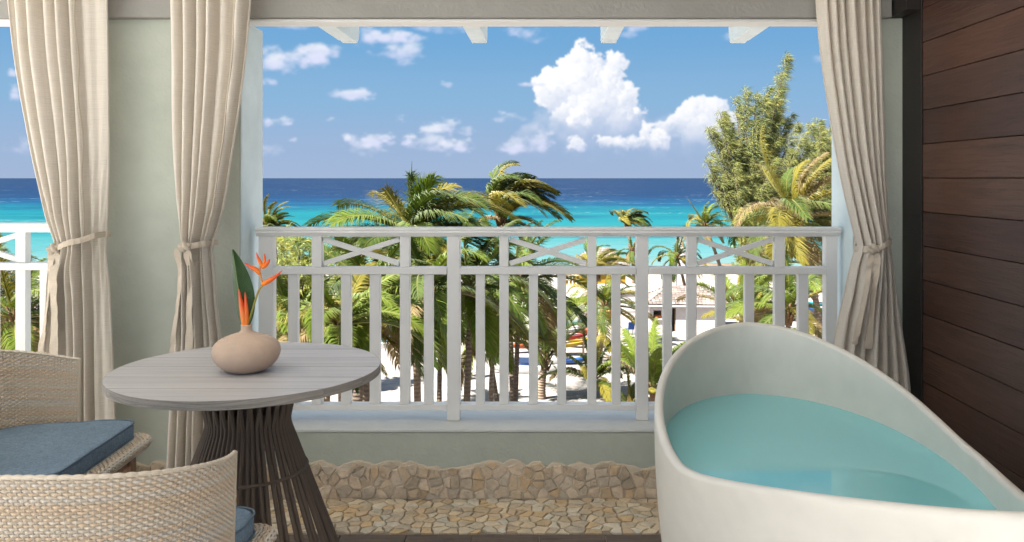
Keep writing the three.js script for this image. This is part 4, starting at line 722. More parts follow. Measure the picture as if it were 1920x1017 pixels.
// ------------------------------------------------------------------ palms
const WIND = V(1, 0.03, -0.12).normalize();
function frondGeo(o) {                                                  // o: L, az, el, droop, wind, n, leaf, green, split
  const g = new GB(), N = 18, pts = [V(0, 0, 0)], dir = V(Math.cos(o.el) * Math.cos(o.az), Math.sin(o.el), Math.cos(o.el) * Math.sin(o.az)), dirs = [dir.clone()], ds = o.L / N;
  for (let i = 0; i < N; i++) { const s = i / N; dir.y -= o.droop * ds * (0.25 + s) / o.L * 2.2; dir.addScaledVector(WIND, o.wind * ds * (0.3 + s) / o.L * 2); dir.normalize(); pts.push(pts[i].clone().addScaledVector(dir, ds)); dirs.push(dir.clone()); }
  const gr = o.green, rc = [lerp(gr[0], 0.30, 0.6), lerp(gr[1], 0.26, 0.6), lerp(gr[2], 0.06, 0.6)];
  g.tube(pts, (q) => 0.042 * o.thick * Math.pow(1 - q, 0.7) + 0.008, 4, rc, 1, false);
  const side = V(0, 0, 0), up = V(0, 0, 0), d1 = V(0, 0, 0), d2 = V(0, 0, 0), p = V(0, 0, 0), a = V(0, 0, 0), b = V(0, 0, 0), wv = V(0, 0, 0);
  const bent = rr(-0.4, 0.4);
  for (let k = 0; k < o.n; k++) {
    const s = 0.14 + 0.86 * (k + 0.5) / o.n, f = s * N, i = Math.min(N - 1, Math.floor(f)); p.lerpVectors(pts[i], pts[i + 1], f - i); const T = dirs[i];
    side.crossVectors(T, Math.abs(T.y) > 0.95 ? WIND : V(0, 1, 0)).normalize(); up.crossVectors(side, T).normalize();
    const roll = bent * s * 2; side.multiplyScalar(Math.cos(roll)).addScaledVector(up, Math.sin(roll)); up.crossVectors(side, T).normalize();
    for (const sg of [-1, 1]) {
      if (rnd() < 0.05) continue;
      const prof = Math.pow(Math.sin(Math.PI * (0.16 + 0.80 * s)), 0.6), len = o.leaf * prof * rr(0.85, 1.12), be = lerp(0.55, 1.05, s) + rr(-0.08, 0.08);
      d1.copy(side).multiplyScalar(sg * Math.cos(be)).addScaledVector(T, Math.sin(be)).addScaledVector(up, 0.30 * (1 - s) + rr(-0.08, 0.1)).normalize();
      d2.copy(d1).addScaledVector(WIND, o.wind * 0.55 + rr(0, 0.15)).add(V(rr(-0.08, 0.08), -o.sag * rr(0.7, 1.3), rr(-0.08, 0.08))).normalize();
      a.copy(p).addScaledVector(d1, len * 0.45); b.copy(a).addScaledVector(d2, len * 0.55);
      wv.copy(T).addScaledVector(d1, -T.dot(d1)).normalize().multiplyScalar(o.w * 0.5);
      const v1 = rr(0.75, 1.25), tip = rnd() < o.dry ? 1 : 0.15 * rnd(), c1 = [gr[0] * v1, gr[1] * v1, gr[2] * v1], c2 = [lerp(gr[0] * v1, 0.26, tip), lerp(gr[1] * v1, 0.20, tip), lerp(gr[2] * v1, 0.075, tip)];
      const i0 = g.v(p.x - wv.x * 0.6, p.y - wv.y * 0.6, p.z - wv.z * 0.6, c1), i1 = g.v(p.x + wv.x * 0.6, p.y + wv.y * 0.6, p.z + wv.z * 0.6, c1), i2 = g.v(a.x + wv.x, a.y + wv.y, a.z + wv.z, c1), i3 = g.v(a.x - wv.x, a.y - wv.y, a.z - wv.z, c1), i4 = g.v(b.x, b.y, b.z, c2);
      g.quad(i0, i1, i2, i3); g.tri(i3, i2, i4);
    }
  }
  return g.geo();
}
const GREENS = { green: [0.085, 0.130, 0.016], fresh: [0.150, 0.205, 0.016], yellow: [0.25, 0.21, 0.022], dark: [0.042, 0.072, 0.014], dry: [0.27, 0.19, 0.085] };
function palm(label, o) {
  srand(o.seed);
  const c = at(o.c[0], o.c[1], o.d), foot = V(at(o.foot ?? o.c[0], 0, o.d).x, G - 0.3, -o.d + (o.fz ?? 0));
  const t = thing('palm_tree', label, 'palm tree', [foot.x, foot.y, foot.z], 0, 'coconut palms on the beach'), top = c.clone().sub(foot);
  { const pts = []; for (let i = 0; i <= 34; i++) { const u = i / 34, e = o.bow ?? 0.6; pts.push(V(top.x * lerp(u, u * u, e), top.y * u, top.z * u)); } const g = new GB(), r0 = o.r ?? 0.15; g.tube(pts, (q) => r0 * (1 + 0.7 * Math.exp(-q * top.y / 0.5)) * (1 - 0.35 * q) * (1 + 0.05 * Math.sin(q * top.y * 2 * Math.PI / 0.16)), 12, null, 0.45); part('trunk', g.geo(), o.dark ? M.bark2 : M.bark, t); }
  { const g = new GB(), r0 = (o.r ?? 0.15) * 0.75; // leaf boots under the crown
    for (let i = 0; i < 14; i++) { const a = i * 2.4, h = -0.35 + 0.045 * i; g.tube([V(top.x + Math.cos(a) * r0 * 0.7, top.y + h - 0.15, top.z + Math.sin(a) * r0 * 0.7), V(top.x + Math.cos(a) * r0 * 1.5, top.y + h + 0.1, top.z + Math.sin(a) * r0 * 1.5), V(top.x + Math.cos(a) * r0 * 2.4, top.y + h + 0.38, top.z + Math.sin(a) * r0 * 2.4)], (q) => lerp(0.075, 0.03, q), 5); } part('leaf_bases', g.geo(), M.fibre, t); }
  for (const [az, el, L, wd, dr, col] of o.keys ?? []) part('frond', frondGeo({ L: o.L * L, az: az * Math.PI / 180, el: el * Math.PI / 180, droop: dr, wind: wd, n: o.leaves ?? 82, leaf: (o.leaf ?? 0.88) * (o.L / 3.8), green: GREENS[col], w: o.w ?? 0.038, sag: o.sag ?? 0.7, dry: o.dry ?? 0.12, thick: 1 }), M.leaf, t, [top.x, top.y, top.z]);
  const n = o.n ?? 22, kinds = o.mix ?? ['green', 'green', 'fresh', 'yellow'];
  for (let i = 0; i < n; i++) {
    const u = (i + 0.5) / n, az = i * 2.39996 + rr(-0.25, 0.25), el = lerp(o.elTop ?? 1.45, o.elLow ?? -0.55, Math.pow(u, 0.85)) + rr(-0.12, 0.12), old = u > 0.86 && rnd() < (o.old ?? 0.5);
    const gr = GREENS[old ? 'dry' : kinds[Math.floor(rnd() * kinds.length)]], young = u < 0.18;
    const L = o.L * (young ? rr(0.65, 0.95) : rr(0.88, 1.1));
    const m = part('frond', frondGeo({ L, az, el, droop: (o.droop ?? 0.9) * rr(0.8, 1.25) * (young ? 0.45 : 1), wind: (o.wind ?? 0.5) * rr(0.7, 1.3), n: o.leaves ?? 82, leaf: (o.leaf ?? 0.88) * (o.L / 3.8) * (young ? 0.8 : 1), green: gr, w: o.w ?? 0.038, sag: (o.sag ?? 0.7), dry: o.dry ?? 0.12, thick: 1 }), M.leaf, t, [top.x, top.y, top.z]);
  }
  if (o.spear) { const g = new GB(); g.tube([V(0, 0, 0), V(-0.06, o.spear * 0.5, 0), V(0.0, o.spear, 0)], (q) => 0.10 * (1 - q) + 0.01, 5, GREENS.fresh); part('spear_leaf', g.geo(), M.leaf, t, [top.x, top.y, top.z]); }
  if (o.nuts) for (let i = 0; i < o.nuts; i++) { const a = i * 2.4 + 0.5, g = new THREE.SphereGeometry(0.13, 12, 9); g.scale(1, 1.25, 1); part('coconut', g, M.nut, t, [top.x + Math.cos(a) * 0.27, top.y - 0.22 - 0.1 * (i % 3), top.z + Math.sin(a) * 0.27]); }
  return t;
}
palm('tall palm with a broad crown rising above the rail left of centre', { c: [772, 438], d: 28, foot: 788, L: 3.7, seed: 101, n: 16, wind: 0.6, droop: 0.9, spear: 2.4, leaf: 1.05, leaves: 92, w: 0.034, elTop: 0.25, mix: ['green', 'green', 'fresh', 'dark', 'yellow'], elLow: -0.5,
  keys: [[178, 24, 0.95, 0.15, 0.55, 'green'], [168, 12, 0.95, 0.1, 0.5, 'green'], [196, 34, 0.85, 0.3, 0.6, 'green'], [200, 6, 0.9, 0.1, 0.5, 'dark'], [150, 30, 0.8, 0.3, 0.7, 'fresh'], [215, 48, 0.75, 0.35, 0.8, 'yellow'],
    [120, 86, 0.52, 0.03, 0.1, 'green'], [40, 76, 0.56, 0.2, 0.4, 'fresh'], [-40, 70, 0.62, 0.4, 0.6, 'yellow'], [70, 60, 0.7, 0.5, 0.8, 'green'], [170, 62, 0.45, 0.1, 0.3, 'yellow'],
    [0, 52, 1.0, 0.5, 0.95, 'yellow'], [12, 44, 1.05, 0.5, 0.95, 'yellow'], [-14, 40, 1.05, 0.5, 0.9, 'fresh'], [25, 30, 0.95, 0.5, 0.9, 'fresh'], [-28, 56, 0.9, 0.6, 1.0, 'yellow'], [5, 22, 0.95, 0.4, 0.8, 'yellow'], [35, 58, 0.85, 0.6, 1.0, 'green'], [-8, 8, 0.95, 0.4, 0.7, 'fresh'], [18, 10, 0.9, 0.4, 0.8, 'dark'], [55, 40, 0.85, 0.5, 0.9, 'green'], [-50, 45, 0.85, 0.5, 0.9, 'green'], [80, 24, 0.8, 0.3, 0.9, 'fresh']] });
palm('windblown palm with all its fronds swept right, above the rail at the centre', { c: [940, 418], d: 36, foot: 966, L: 3.25, seed: 102, n: 30, wind: 1.35, droop: 1.3, elTop: 1.5, elLow: 1.0, old: 0, sag: 0.9, leaf: 0.9, leaves: 90, w: 0.04, mix: ['green', 'green', 'dark', 'yellow'], nuts: 5, dark: true, keys: [[10, 10, 0.6, 0.5, 1.2, 'dry'], [-20, 25, 0.7, 0.6, 1.3, 'yellow'], [30, -5, 0.6, 0.4, 1.3, 'green'], [150, 30, 0.35, 0.2, 0.8, 'dry'], [0, -25, 0.6, 0.4, 1.2, 'green'], [180, 70, 0.9, 1.3, 0.9, 'green'], [170, 55, 0.8, 1.5, 0.9, 'green'], [200, 62, 0.85, 1.5, 1.0, 'dark']] });
palm('dense yellowish palm crown peeping over the rail beside the left jamb', { c: [505, 430], d: 46, L: 2.1, seed: 103, n: 34, wind: 0.8, droop: 1.2, mix: ['yellow', 'fresh', 'green'] });
palm('green palm whose hanging fronds fill the railing behind the table', { c: [700, 545], d: 25, foot: 672, L: 3.5, seed: 104, n: 26, wind: 0.25, droop: 1.1, mix: ['green', 'fresh', 'green', 'dark'], dark: true, elTop: 1.1, leaf: 0.85, r: 0.13 });
palm('yellow green palm low down behind the left end of the railing', { c: [612, 632], d: 27, L: 2.9, seed: 105, n: 17, wind: 0.1, droop: 0.8, mix: ['fresh', 'yellow', 'green'], elTop: 1.2, elLow: 0.1, old: 0.8 });
palm('palm with bare arching stalks behind the middle of the first railing bay', { c: [752, 528], d: 31, foot: 757, L: 3.2, seed: 106, n: 20, wind: 0.3, droop: 1.2, mix: ['green', 'yellow', 'dark'], dark: true, r: 0.12 });
palm('thin straight palm with ripening fruit right of the first railing bay', { c: [786, 575], d: 44, foot: 784, L: 2.8, seed: 107, n: 16, wind: 0.5, droop: 1.2, r: 0.13, nuts: 6, mix: ['yellow', 'fresh', 'green'] });
palm('dark green palm hanging low just right of the second railing post', { c: [884, 545], d: 27, foot: 868, L: 3.1, seed: 108, n: 25, wind: 0.35, droop: 1.3, mix: ['dark', 'green', 'green', 'fresh'], r: 0.14, dark: true });
palm('dark thin trunked palm standing left of the painted boats', { c: [905, 610], d: 40, foot: 938, L: 3.0, seed: 109, n: 17, wind: 0.3, droop: 1.2, mix: ['green', 'fresh', 'dark'], r: 0.13, dark: true });
palm('thick drooping palm in front of the boats at the centre of the railing', { c: [975, 530], d: 33, foot: 963, L: 3.4, seed: 110, n: 26, wind: 0.55, droop: 1.25, mix: ['green', 'green', 'dark', 'fresh'], r: 0.12, dark: true });
palm('short stout palm with a ringed trunk standing on the open sand', { c: [1022, 678], d: 46, foot: 1013, L: 4.9, seed: 111, n: 15, wind: 0.1, droop: 0.7, mix: ['green', 'fresh', 'green'], r: 0.24, elTop: 1.5, elLow: 0.85, leaf: 0.8, old: 0.1 });
palm('bushy palm with orange coconuts in front of the yellow beach hut', { c: [1135, 578], d: 54, foot: 1124, L: 3.6, seed: 112, n: 22, wind: 0.45, droop: 1.1, nuts: 9, mix: ['green', 'fresh', 'yellow'], elLow: -0.3 });
palm('yellow windblown palm reaching up to the middle rail right of centre', { c: [1118, 512], d: 60, L: 3.2, seed: 113, n: 20, wind: 1.3, droop: 1.0, elLow: 0.3, mix: ['yellow', 'yellow', 'fresh'], dry: 0.3 });
palm('fresh green palm low down just right of the first baluster', { c: [640, 610], d: 22, L: 2.7, seed: 140, n: 16, wind: 0.2, droop: 0.9, mix: ['fresh', 'yellow', 'fresh'], elTop: 1.1, elLow: 0.0, r: 0.12 });
palm('yellow green palm with arching fronds left of the second railing post', { c: [808, 548], d: 25, foot: 800, L: 2.9, seed: 141, n: 15, wind: 0.35, droop: 1.1, mix: ['fresh', 'yellow', 'green'], r: 0.12, elLow: -0.2 });
palm('bright palm low between the second post and the thick drooping palm', { c: [925, 640], d: 31, foot: 915, L: 2.8, seed: 142, n: 15, wind: 0.3, droop: 1.0, mix: ['fresh', 'fresh', 'yellow'], r: 0.12, elLow: 0.0 });
palm('leafy palm at the foot of the bright lime tree on the left', { c: [562, 625], d: 23, L: 2.6, seed: 143, n: 15, wind: 0.2, droop: 0.9, mix: ['green', 'fresh', 'yellow'], r: 0.12, elLow: -0.1 });
palm('dark palm with trailing fronds just left of the second railing post', { c: [826, 590], d: 33, foot: 822, L: 2.9, seed: 130, n: 18, wind: 0.35, droop: 1.2, mix: ['dark', 'green', 'yellow'], r: 0.12, dark: true, elLow: -0.4 });
palm('small distant palm swept right, just above the rail right of centre', { c: [1176, 424], d: 80, foot: 1196, L: 3.0, seed: 114, n: 24, wind: 1.4, droop: 1.7, elLow: 0.55, mix: ['green', 'yellow', 'dark'], w: 0.08, leaves: 40, r: 0.2 });
palm('ragged brown palm stem standing behind the third railing post', { c: [1186, 470], d: 74, foot: 1190, L: 1.9, seed: 115, n: 10, wind: 0.5, droop: 1.4, mix: ['green', 'yellow', 'dry'], elLow: -0.7, w: 0.07, leaves: 36, r: 0.22 });
palm('slender palm leaning over the white hut roof', { c: [1270, 482], d: 76, foot: 1291, L: 3.0, seed: 116, n: 18, wind: 0.35, droop: 1.15, mix: ['green', 'dark', 'fresh', 'yellow'], w: 0.07, leaves: 40, r: 0.17, elLow: -0.7 });
palm('palm in front of the tall feathery tree, its crown above the rail', { c: [1322, 424], d: 72, foot: 1372, L: 3.1, seed: 117, n: 20, wind: 0.45, droop: 1.0, mix: ['green', 'green', 'yellow', 'fresh'], w: 0.065, leaves: 44, r: 0.19, elLow: -0.2 });
palm('large golden palm with dry tan fronds above the right end of the rail', { c: [1497, 412], d: 40, foot: 1562, L: 4.4, seed: 118, n: 48, wind: 0.7, droop: 0.95, mix: ['yellow', 'dry', 'green', 'green', 'dry', 'yellow'], dry: 0.5, nuts: 7, r: 0.19, leaf: 0.9, elLow: -0.6 });
palm('shaded palm trunk and crown close under the golden palm', { c: [1450, 500], d: 47, foot: 1536, L: 3.4, seed: 119, n: 18, wind: 0.3, droop: 1.0, mix: ['dark', 'green', 'yellow'], r: 0.16, dark: true });
palm('bright young palm standing upright behind the crossed brace on the right', { c: [1394, 590], d: 40, foot: 1394, L: 3.3, seed: 120, n: 14, wind: 0.25, droop: 0.6, mix: ['fresh', 'fresh', 'yellow'], elLow: 0.5, r: 0.12 });
palm('layered yellow green palm low behind the bathtub rim', { c: [1478, 585], d: 30, L: 2.7, seed: 121, n: 18, wind: -0.3, droop: 0.9, mix: ['yellow', 'fresh', 'green'], r: 0.13, elLow: -0.1 });
palm('young palm with upright leaves beside the white hut', { c: [1224, 735], d: 43, foot: 1222, L: 3.6, seed: 122, n: 11, wind: 0.15, droop: 0.5, mix: ['fresh', 'fresh', 'green'], elLow: 0.75, r: 0.13, w: 0.075 });
palm('young palm growing from the sand right of the boats', { c: [1112, 715], d: 46, L: 3.2, seed: 123, n: 13, wind: 0.1, droop: 0.85, mix: ['fresh', 'green', 'yellow'], elLow: 0.35, r: 0.12, w: 0.065 });
palm('low yellowish palm left of the third railing post near the bottom rail', { c: [1184, 768], d: 38, L: 1.9, seed: 124, n: 10, wind: 0.1, droop: 0.9, mix: ['yellow', 'fresh'], elLow: 0.5, r: 0.1, w: 0.07 });
palm('palm with pale drooping fronds seen through the far left railing', { c: [30, 600], d: 26, L: 3.0, seed: 125, n: 18, wind: 0.3, droop: 1.1, mix: ['green', 'fresh', 'yellow'] });
palm('palm spreading low in front of the dark stone wall on the right', { c: [1430, 640], d: 34, L: 2.9, seed: 126, n: 15, wind: 0.2, droop: 0.9, mix: ['yellow', 'fresh'], elLow: 0.1 });

// ------------------------------------------------------------------ feathery beach trees
function feather(label, o) {                                            // a tree of many plumes; each plume is a wavy stem hung with drooping tufts
  srand(o.seed);
  const d = o.d, foot = V(at(o.base[0], 0, d).x, G - 0.3, -d), t = thing('casuarina_tree', label, 'tree', foot.toArray(), 0, null), fork = at(o.base[0], o.base[1], d).sub(foot);
  const wood = new GB(), crown = new GB();
  wood.tube([V(0, 0, 0), V(fork.x * 0.2 + 0.1, fork.y * 0.4, 0.1), V(fork.x * 0.6, fork.y * 0.75, 0), fork], (q) => lerp(o.r ?? 0.34, 0.16, q), 9, null, 0.4);
  const dir = V(0, 0, 0), q = V(0, 0, 0), e = V(0, 0, 0), sd = V(0, 0, 0);
  const tuft = (p, out, len, tone) => {
    for (let k = 0; k < (o.dense ?? 9); k++) {
      e.set(out.x * 0.6 + rr(-0.55, 0.55) + o.wind * 0.55, out.y * 0.5 + rr(-0.55, 0.5) - 0.12, out.z * 0.6 + rr(-0.6, 0.6)).normalize();
      const L = len * rr(0.6, 1.25), w = (o.w ?? 0.03) * rr(0.7, 1.3), v = rr(0.7, 1.3), c = [tone[0] * v, tone[1] * v, tone[2] * v];
      sd.set(rr(-1, 1), rr(-1, 1), rr(-1, 1)).cross(e).normalize().multiplyScalar(w / 2);
      const mx = p.x + e.x * L * 0.5, my = p.y + e.y * L * 0.5, mz = p.z + e.z * L * 0.5, tx = p.x + e.x * L + o.wind * L * 0.12, ty = p.y + e.y * L - L * 0.22, tz = p.z + e.z * L;
      const a = crown.v(p.x, p.y, p.z, c), b = crown.v(mx + sd.x, my + sd.y, mz + sd.z, c), c2 = crown.v(mx - sd.x, my - sd.y, mz - sd.z, c), f = crown.v(tx, ty, tz, c);
      crown.tri(a, b, c2); crown.tri(b, f, c2);
    }
  };
  for (const tip of o.tips) {
    const T = at(tip[0], tip[1], d).sub(foot); T.z += rr(-1, 1) * (tip[2] ?? 1.2);
    const S = fork.clone().multiplyScalar(1); S.y *= rr(0.72, 1.0); S.x *= 0.8;
    const pts = [], n = 22, bend = rr(-0.25, 0.25); for (let i = 0; i <= n; i++) { const u = i / n; pts.push(V(lerp(S.x, T.x, u ** (1.0 + bend)), lerp(S.y, T.y, u ** 0.92), lerp(S.z, T.z, u))); }
    wood.tube(pts, (u) => lerp(0.11, 0.012, u), 5, null, 0.4);
    const len = T.distanceTo(S), nb = Math.round(len * (o.per ?? 11));
    for (let i = 0; i < nb; i++) {
      const u = Math.pow(rnd(), 0.8) * 0.88 + 0.12, f = u * n, k = Math.min(n - 1, Math.floor(f)); q.lerpVectors(pts[k], pts[k + 1], f - k);
      const az = rnd() * 6.283, reach = (0.22 + (1 - u) * (o.spread ?? 1.5)) * rr(0.5, 1.15); dir.set(Math.cos(az) + o.wind * 0.5, rr(0.25, 0.95), Math.sin(az)).normalize();
      const p0 = q.clone(), p1 = q.clone().addScaledVector(dir, reach * 0.6), p2 = p1.clone().addScaledVector(dir, reach * 0.4); p2.y -= reach * 0.08; p2.x += o.wind * reach * 0.15;
      if (reach > 0.5) wood.tube([p0, p1, p2], (w) => lerp(0.02, 0.006, w), 3, null, 1, false);
      const tone = o.tones[Math.floor(rnd() * o.tones.length)], m = Math.max(2, Math.round(reach * 5));
      for (let j = 0; j < m; j++) { const w = (j + 0.6) / m; tuft(w < 0.6 ? p0.clone().lerp(p1, w / 0.6) : p1.clone().lerp(p2, (w - 0.6) / 0.4), dir, o.len ?? 0.42, tone); }
    }
  }
  part('trunk', wood.geo(), M.bark2, t); part('crown', crown.geo(), M.needle, t);
  return t;
}
const OLIVE = [[0.235, 0.265, 0.055], [0.29, 0.305, 0.06], [0.18, 0.215, 0.05], [0.33, 0.32, 0.065]], LIME = [[0.34, 0.36, 0.05], [0.42, 0.41, 0.055], [0.26, 0.30, 0.05]];
feather('tall feathery tree with pointed plumes against the sky on the right', { base: [1404, 420], d: 52, seed: 201, wind: 0.75, spread: 0.95, tones: OLIVE, dense: 10, per: 15, w: 0.022, len: 0.46,
  tips: [[1475, 106], [1397, 169], [1415, 178], [1383, 180], [1355, 210], [1327, 242], [1446, 163], [1432, 186], [1489, 216], [1494, 235], [1502, 250], [1462, 200], [1372, 230], [1340, 290], [1335, 262], [1420, 230], [1455, 260], [1480, 280], [1390, 260], [1468, 140], [1344, 225], [1510, 275], [1525, 300], [1322, 300], [1335, 360], [1350, 385], [1345, 335], [1372, 330], [1530, 340], [1500, 350], [1360, 300], [1330, 330], [1440, 300], [1470, 330]] });
feather('rounder feathery tree behind the golden palm at the right curtain', { base: [1568, 430], d: 57, seed: 202, wind: 0.7, spread: 1.6, tones: OLIVE, dense: 10, per: 18, w: 0.024,
  tips: [[1541, 224], [1522, 234], [1557, 238], [1575, 250], [1510, 262], [1530, 270], [1560, 275], [1500, 300], [1545, 310], [1590, 280], [1520, 330], [1532, 250], [1550, 262], [1515, 290], [1540, 340], [1570, 330]] });
feather('bright lime feathery tree behind the left end of the railing', { base: [545, 640], d: 25, seed: 203, wind: 0.25, spread: 0.9, tones: LIME, dense: 9, per: 22, len: 0.30, w: 0.022,
  tips: [[498, 446], [515, 440], [535, 452], [556, 455], [575, 462], [505, 490], [540, 500], [590, 500], [520, 540], [560, 545], [500, 560], [530, 590], [600, 480], [585, 540]] });
feather('pale green feathery tree behind the first crossed brace', { base: [668, 560], d: 36, seed: 204, wind: 0.3, spread: 0.9, tones: LIME, dense: 8, per: 16, len: 0.34, w: 0.03,
  tips: [[622, 462], [640, 455], [655, 449], [668, 462], [684, 470], [700, 478], [640, 490], [672, 500], [720, 490], [610, 500]] });
feather('lime green bush between the tall tree and the golden palm', { base: [1398, 470], d: 48, seed: 205, wind: 0.2, spread: 0.7, tones: LIME, dense: 12, per: 16, len: 0.32,
  tips: [[1388, 394], [1402, 396], [1415, 404], [1378, 408], [1420, 420], [1396, 420]] });
feather('dark feathery tree seen through the far left railing', { base: [20, 640], d: 29, seed: 206, wind: 0.2, spread: 1.0, tones: [[0.05, 0.075, 0.02], [0.08, 0.10, 0.025], [0.14, 0.15, 0.03]], dense: 9, per: 18, len: 0.32, w: 0.026,
  tips: [[4, 462], [-20, 470], [14, 480], [40, 508], [62, 520], [80, 528], [20, 530], [-10, 540], [50, 560], [90, 560]] });

// ------------------------------------------------------------------ things on the beach
const gd = (py) => 12 * F / (py - CY);                                  // distance of the sand seen at that height
const paint = (r, g, b, rough = 0.6) => std({ color: RGB(r * 0.8, g * 0.8, b * 0.8), map: rep(mottle, 0.6, 0.6), roughness: rough });
const PT = { pink: paint(0.74, 0.68, 0.66, 0.9), dark: paint(0.03, 0.03, 0.035), yellow: paint(0.50, 0.30, 0.02, 0.8), white: paint(0.66, 0.66, 0.64), blue: paint(0.02, 0.10, 0.36, 0.4), teal: paint(0.02, 0.26, 0.30, 0.5), red: paint(0.45, 0.02, 0.03, 0.4), orange: paint(0.48, 0.10, 0.02, 0.6), sun: paint(0.55, 0.36, 0.03, 0.4), grey: paint(0.25, 0.25, 0.25), navy: paint(0.012, 0.03, 0.09), wood: paint(0.16, 0.09, 0.05, 0.8), rock: std({ color: RGB(0.16, 0.115, 0.075), map: stoneC, bumpMap: stoneB, bumpScale: 0.08, roughness: 0.95 }), basalt: std({ color: RGB(0.05, 0.042, 0.038), map: stoneC, bumpMap: stoneB, bumpScale: 0.05, roughness: 0.95 }), shingle: [[0.235, 0.20, 0.18], [0.30, 0.26, 0.24], [0.18, 0.15, 0.135]].map((c) => std({ color: RGB(...c), map: stoneC, roughness: 0.95 })) };
const bx = (x0, x1, y0, y1, z0, z1) => uvBox(new THREE.BoxGeometry(x1 - x0, y1 - y0, z1 - z0).translate((x0 + x1) / 2, (y0 + y1) / 2, (z0 + z1) / 2));
function hipRoof(parent, w, dp, h, over, y, ridge) {                     // shingled hip roof over a w x dp plan centred on the thing
  srand(900 + Math.round(w * 10));
  const W = w / 2 + over, D = dp / 2 + over, r = ridge / 2, core = new GB();
  const P = [V(-W, y, D), V(W, y, D), V(W, y, -D), V(-W, y, -D), V(-r, y + h, 0), V(r, y + h, 0)], id = P.map((p) => core.v(p.x, p.y - 0.04, p.z));
  core.quad(id[0], id[1], id[5], id[4]); core.quad(id[2], id[3], id[4], id[5]); core.tri(id[1], id[2], id[5]); core.tri(id[3], id[0], id[4]); core.quad(id[3], id[2], id[1], id[0]);
  const roof = part('roof', core.geo(true), PT.shingle[2], parent), lists = [[], [], []];
  const face = (a, b, c, d) => {                                        // a-b eave, d-c top
    const len = a.clone().lerp(b, 0.5).distanceTo(d.clone().lerp(c, 0.5)), rows = Math.max(3, Math.round(len / 0.30)), nrm = V(0, 0, 0).crossVectors(b.clone().sub(a), d.clone().sub(a)).normalize(), up = d.clone().lerp(c, 0.5).sub(a.clone().lerp(b, 0.5)).normalize(), al = b.clone().sub(a).normalize();
    for (let i = 0; i < rows; i++) {
      const u = i / rows, L = a.clone().lerp(d, u), R = b.clone().lerp(c, u), n = Math.max(1, Math.round(L.distanceTo(R) / 0.30));
      for (let k = 0; k < n; k++) {
        const c0 = L.clone().lerp(R, (k + 0.5) / n), wd = L.distanceTo(R) / n * rr(0.84, 0.98), g = new THREE.BoxGeometry(wd, 0.36, 0.03);
        const m = new THREE.Matrix4().makeBasis(al, up.clone().addScaledVector(nrm, -0.07).normalize(), nrm.clone().addScaledVector(up, 0.07).normalize()); m.setPosition(c0.addScaledVector(up, 0.15).addScaledVector(nrm, 0.012 + rr(0, 0.012))); g.applyMatrix4(m); lists[Math.floor(rnd() * 3)].push(g);
      }
    }
  };
  face(P[0], P[1], P[5], P[4]); face(P[2], P[3], P[4], P[5]); face(P[1], P[2], P[5], P[5]); face(P[3], P[0], P[4], P[4]);
  lists.forEach((l, i) => { if (l.length) part('shingle', mergeGeometries(l), PT.shingle[i], roof).userData.kind = 'stuff'; });
  part('fascia', mergeGeometries([bx(-W, W, y - 0.2, y - 0.045, D - 0.05, D), bx(-W, W, y - 0.2, y - 0.045, -D, -D + 0.05), bx(W - 0.05, W, y - 0.2, y - 0.045, -D + 0.05, D - 0.05), bx(-W, -W + 0.05, y - 0.2, y - 0.045, -D + 0.05, D - 0.05)]), PT.pink, parent);
}
{ // low pale hut with the serving opening
  const d = 66, c = at(1290, 0, d), t = thing('beach_hut', 'small pale beach hut with a shingled hip roof, right of the third post', 'hut', [c.x, G, -d - 1.8], -0.06);
  const w = 5.6, dp = 3.4, h = 2.05;
  part('wall', mergeGeometries([bx(-w / 2, -2.55, 0, h, dp / 2 - 0.15, dp / 2), bx(-1.95, -1.15, 0, h, dp / 2 - 0.15, dp / 2), bx(-0.82, w / 2, 0, h, dp / 2 - 0.15, dp / 2), bx(-w / 2, w / 2, 0, h, -dp / 2, -dp / 2 + 0.15), bx(-w / 2, -w / 2 + 0.15, 0, h, -dp / 2 + 0.15, dp / 2 - 0.15), bx(w / 2 - 0.15, w / 2, 0, h, -dp / 2 + 0.15, dp / 2 - 0.15), bx(-2.55, -1.95, 0, 0.95, dp / 2 - 0.15, dp / 2), bx(-2.55, -1.95, 1.65, h, dp / 2 - 0.15, dp / 2), bx(-1.15, -0.82, 1.85, h, dp / 2 - 0.15, dp / 2), bx(-2.5, -1.3, 0, h, -0.2, -0.1)]), PT.pink, t);
  part('counter', bx(-2.6, -1.9, 0.952, 1.02, dp / 2 - 0.2, dp / 2 + 0.18), PT.white, t);
  part('door_curtain', bx(-0.95, -0.83, 0, 1.95, dp / 2 - 0.22, dp / 2 - 0.16), PT.wood, t);
  hipRoof(t, w, dp, 1.15, 0.45, h + 0.16, 2.6);
  const f = thing('fruit_display', 'orange goods on the counter inside the small pale beach hut', 'goods', [c.x - 2.22, G + 1.025, -d - 0.25]);
  for (let i = 0; i < 6; i++) part('orange_item', new THREE.SphereGeometry(0.13, 10, 8), PT.orange, f, [i * 0.09 - 0.22, 0.11 + 0.07 * (i % 2), -0.05 * (i % 3)]);
}
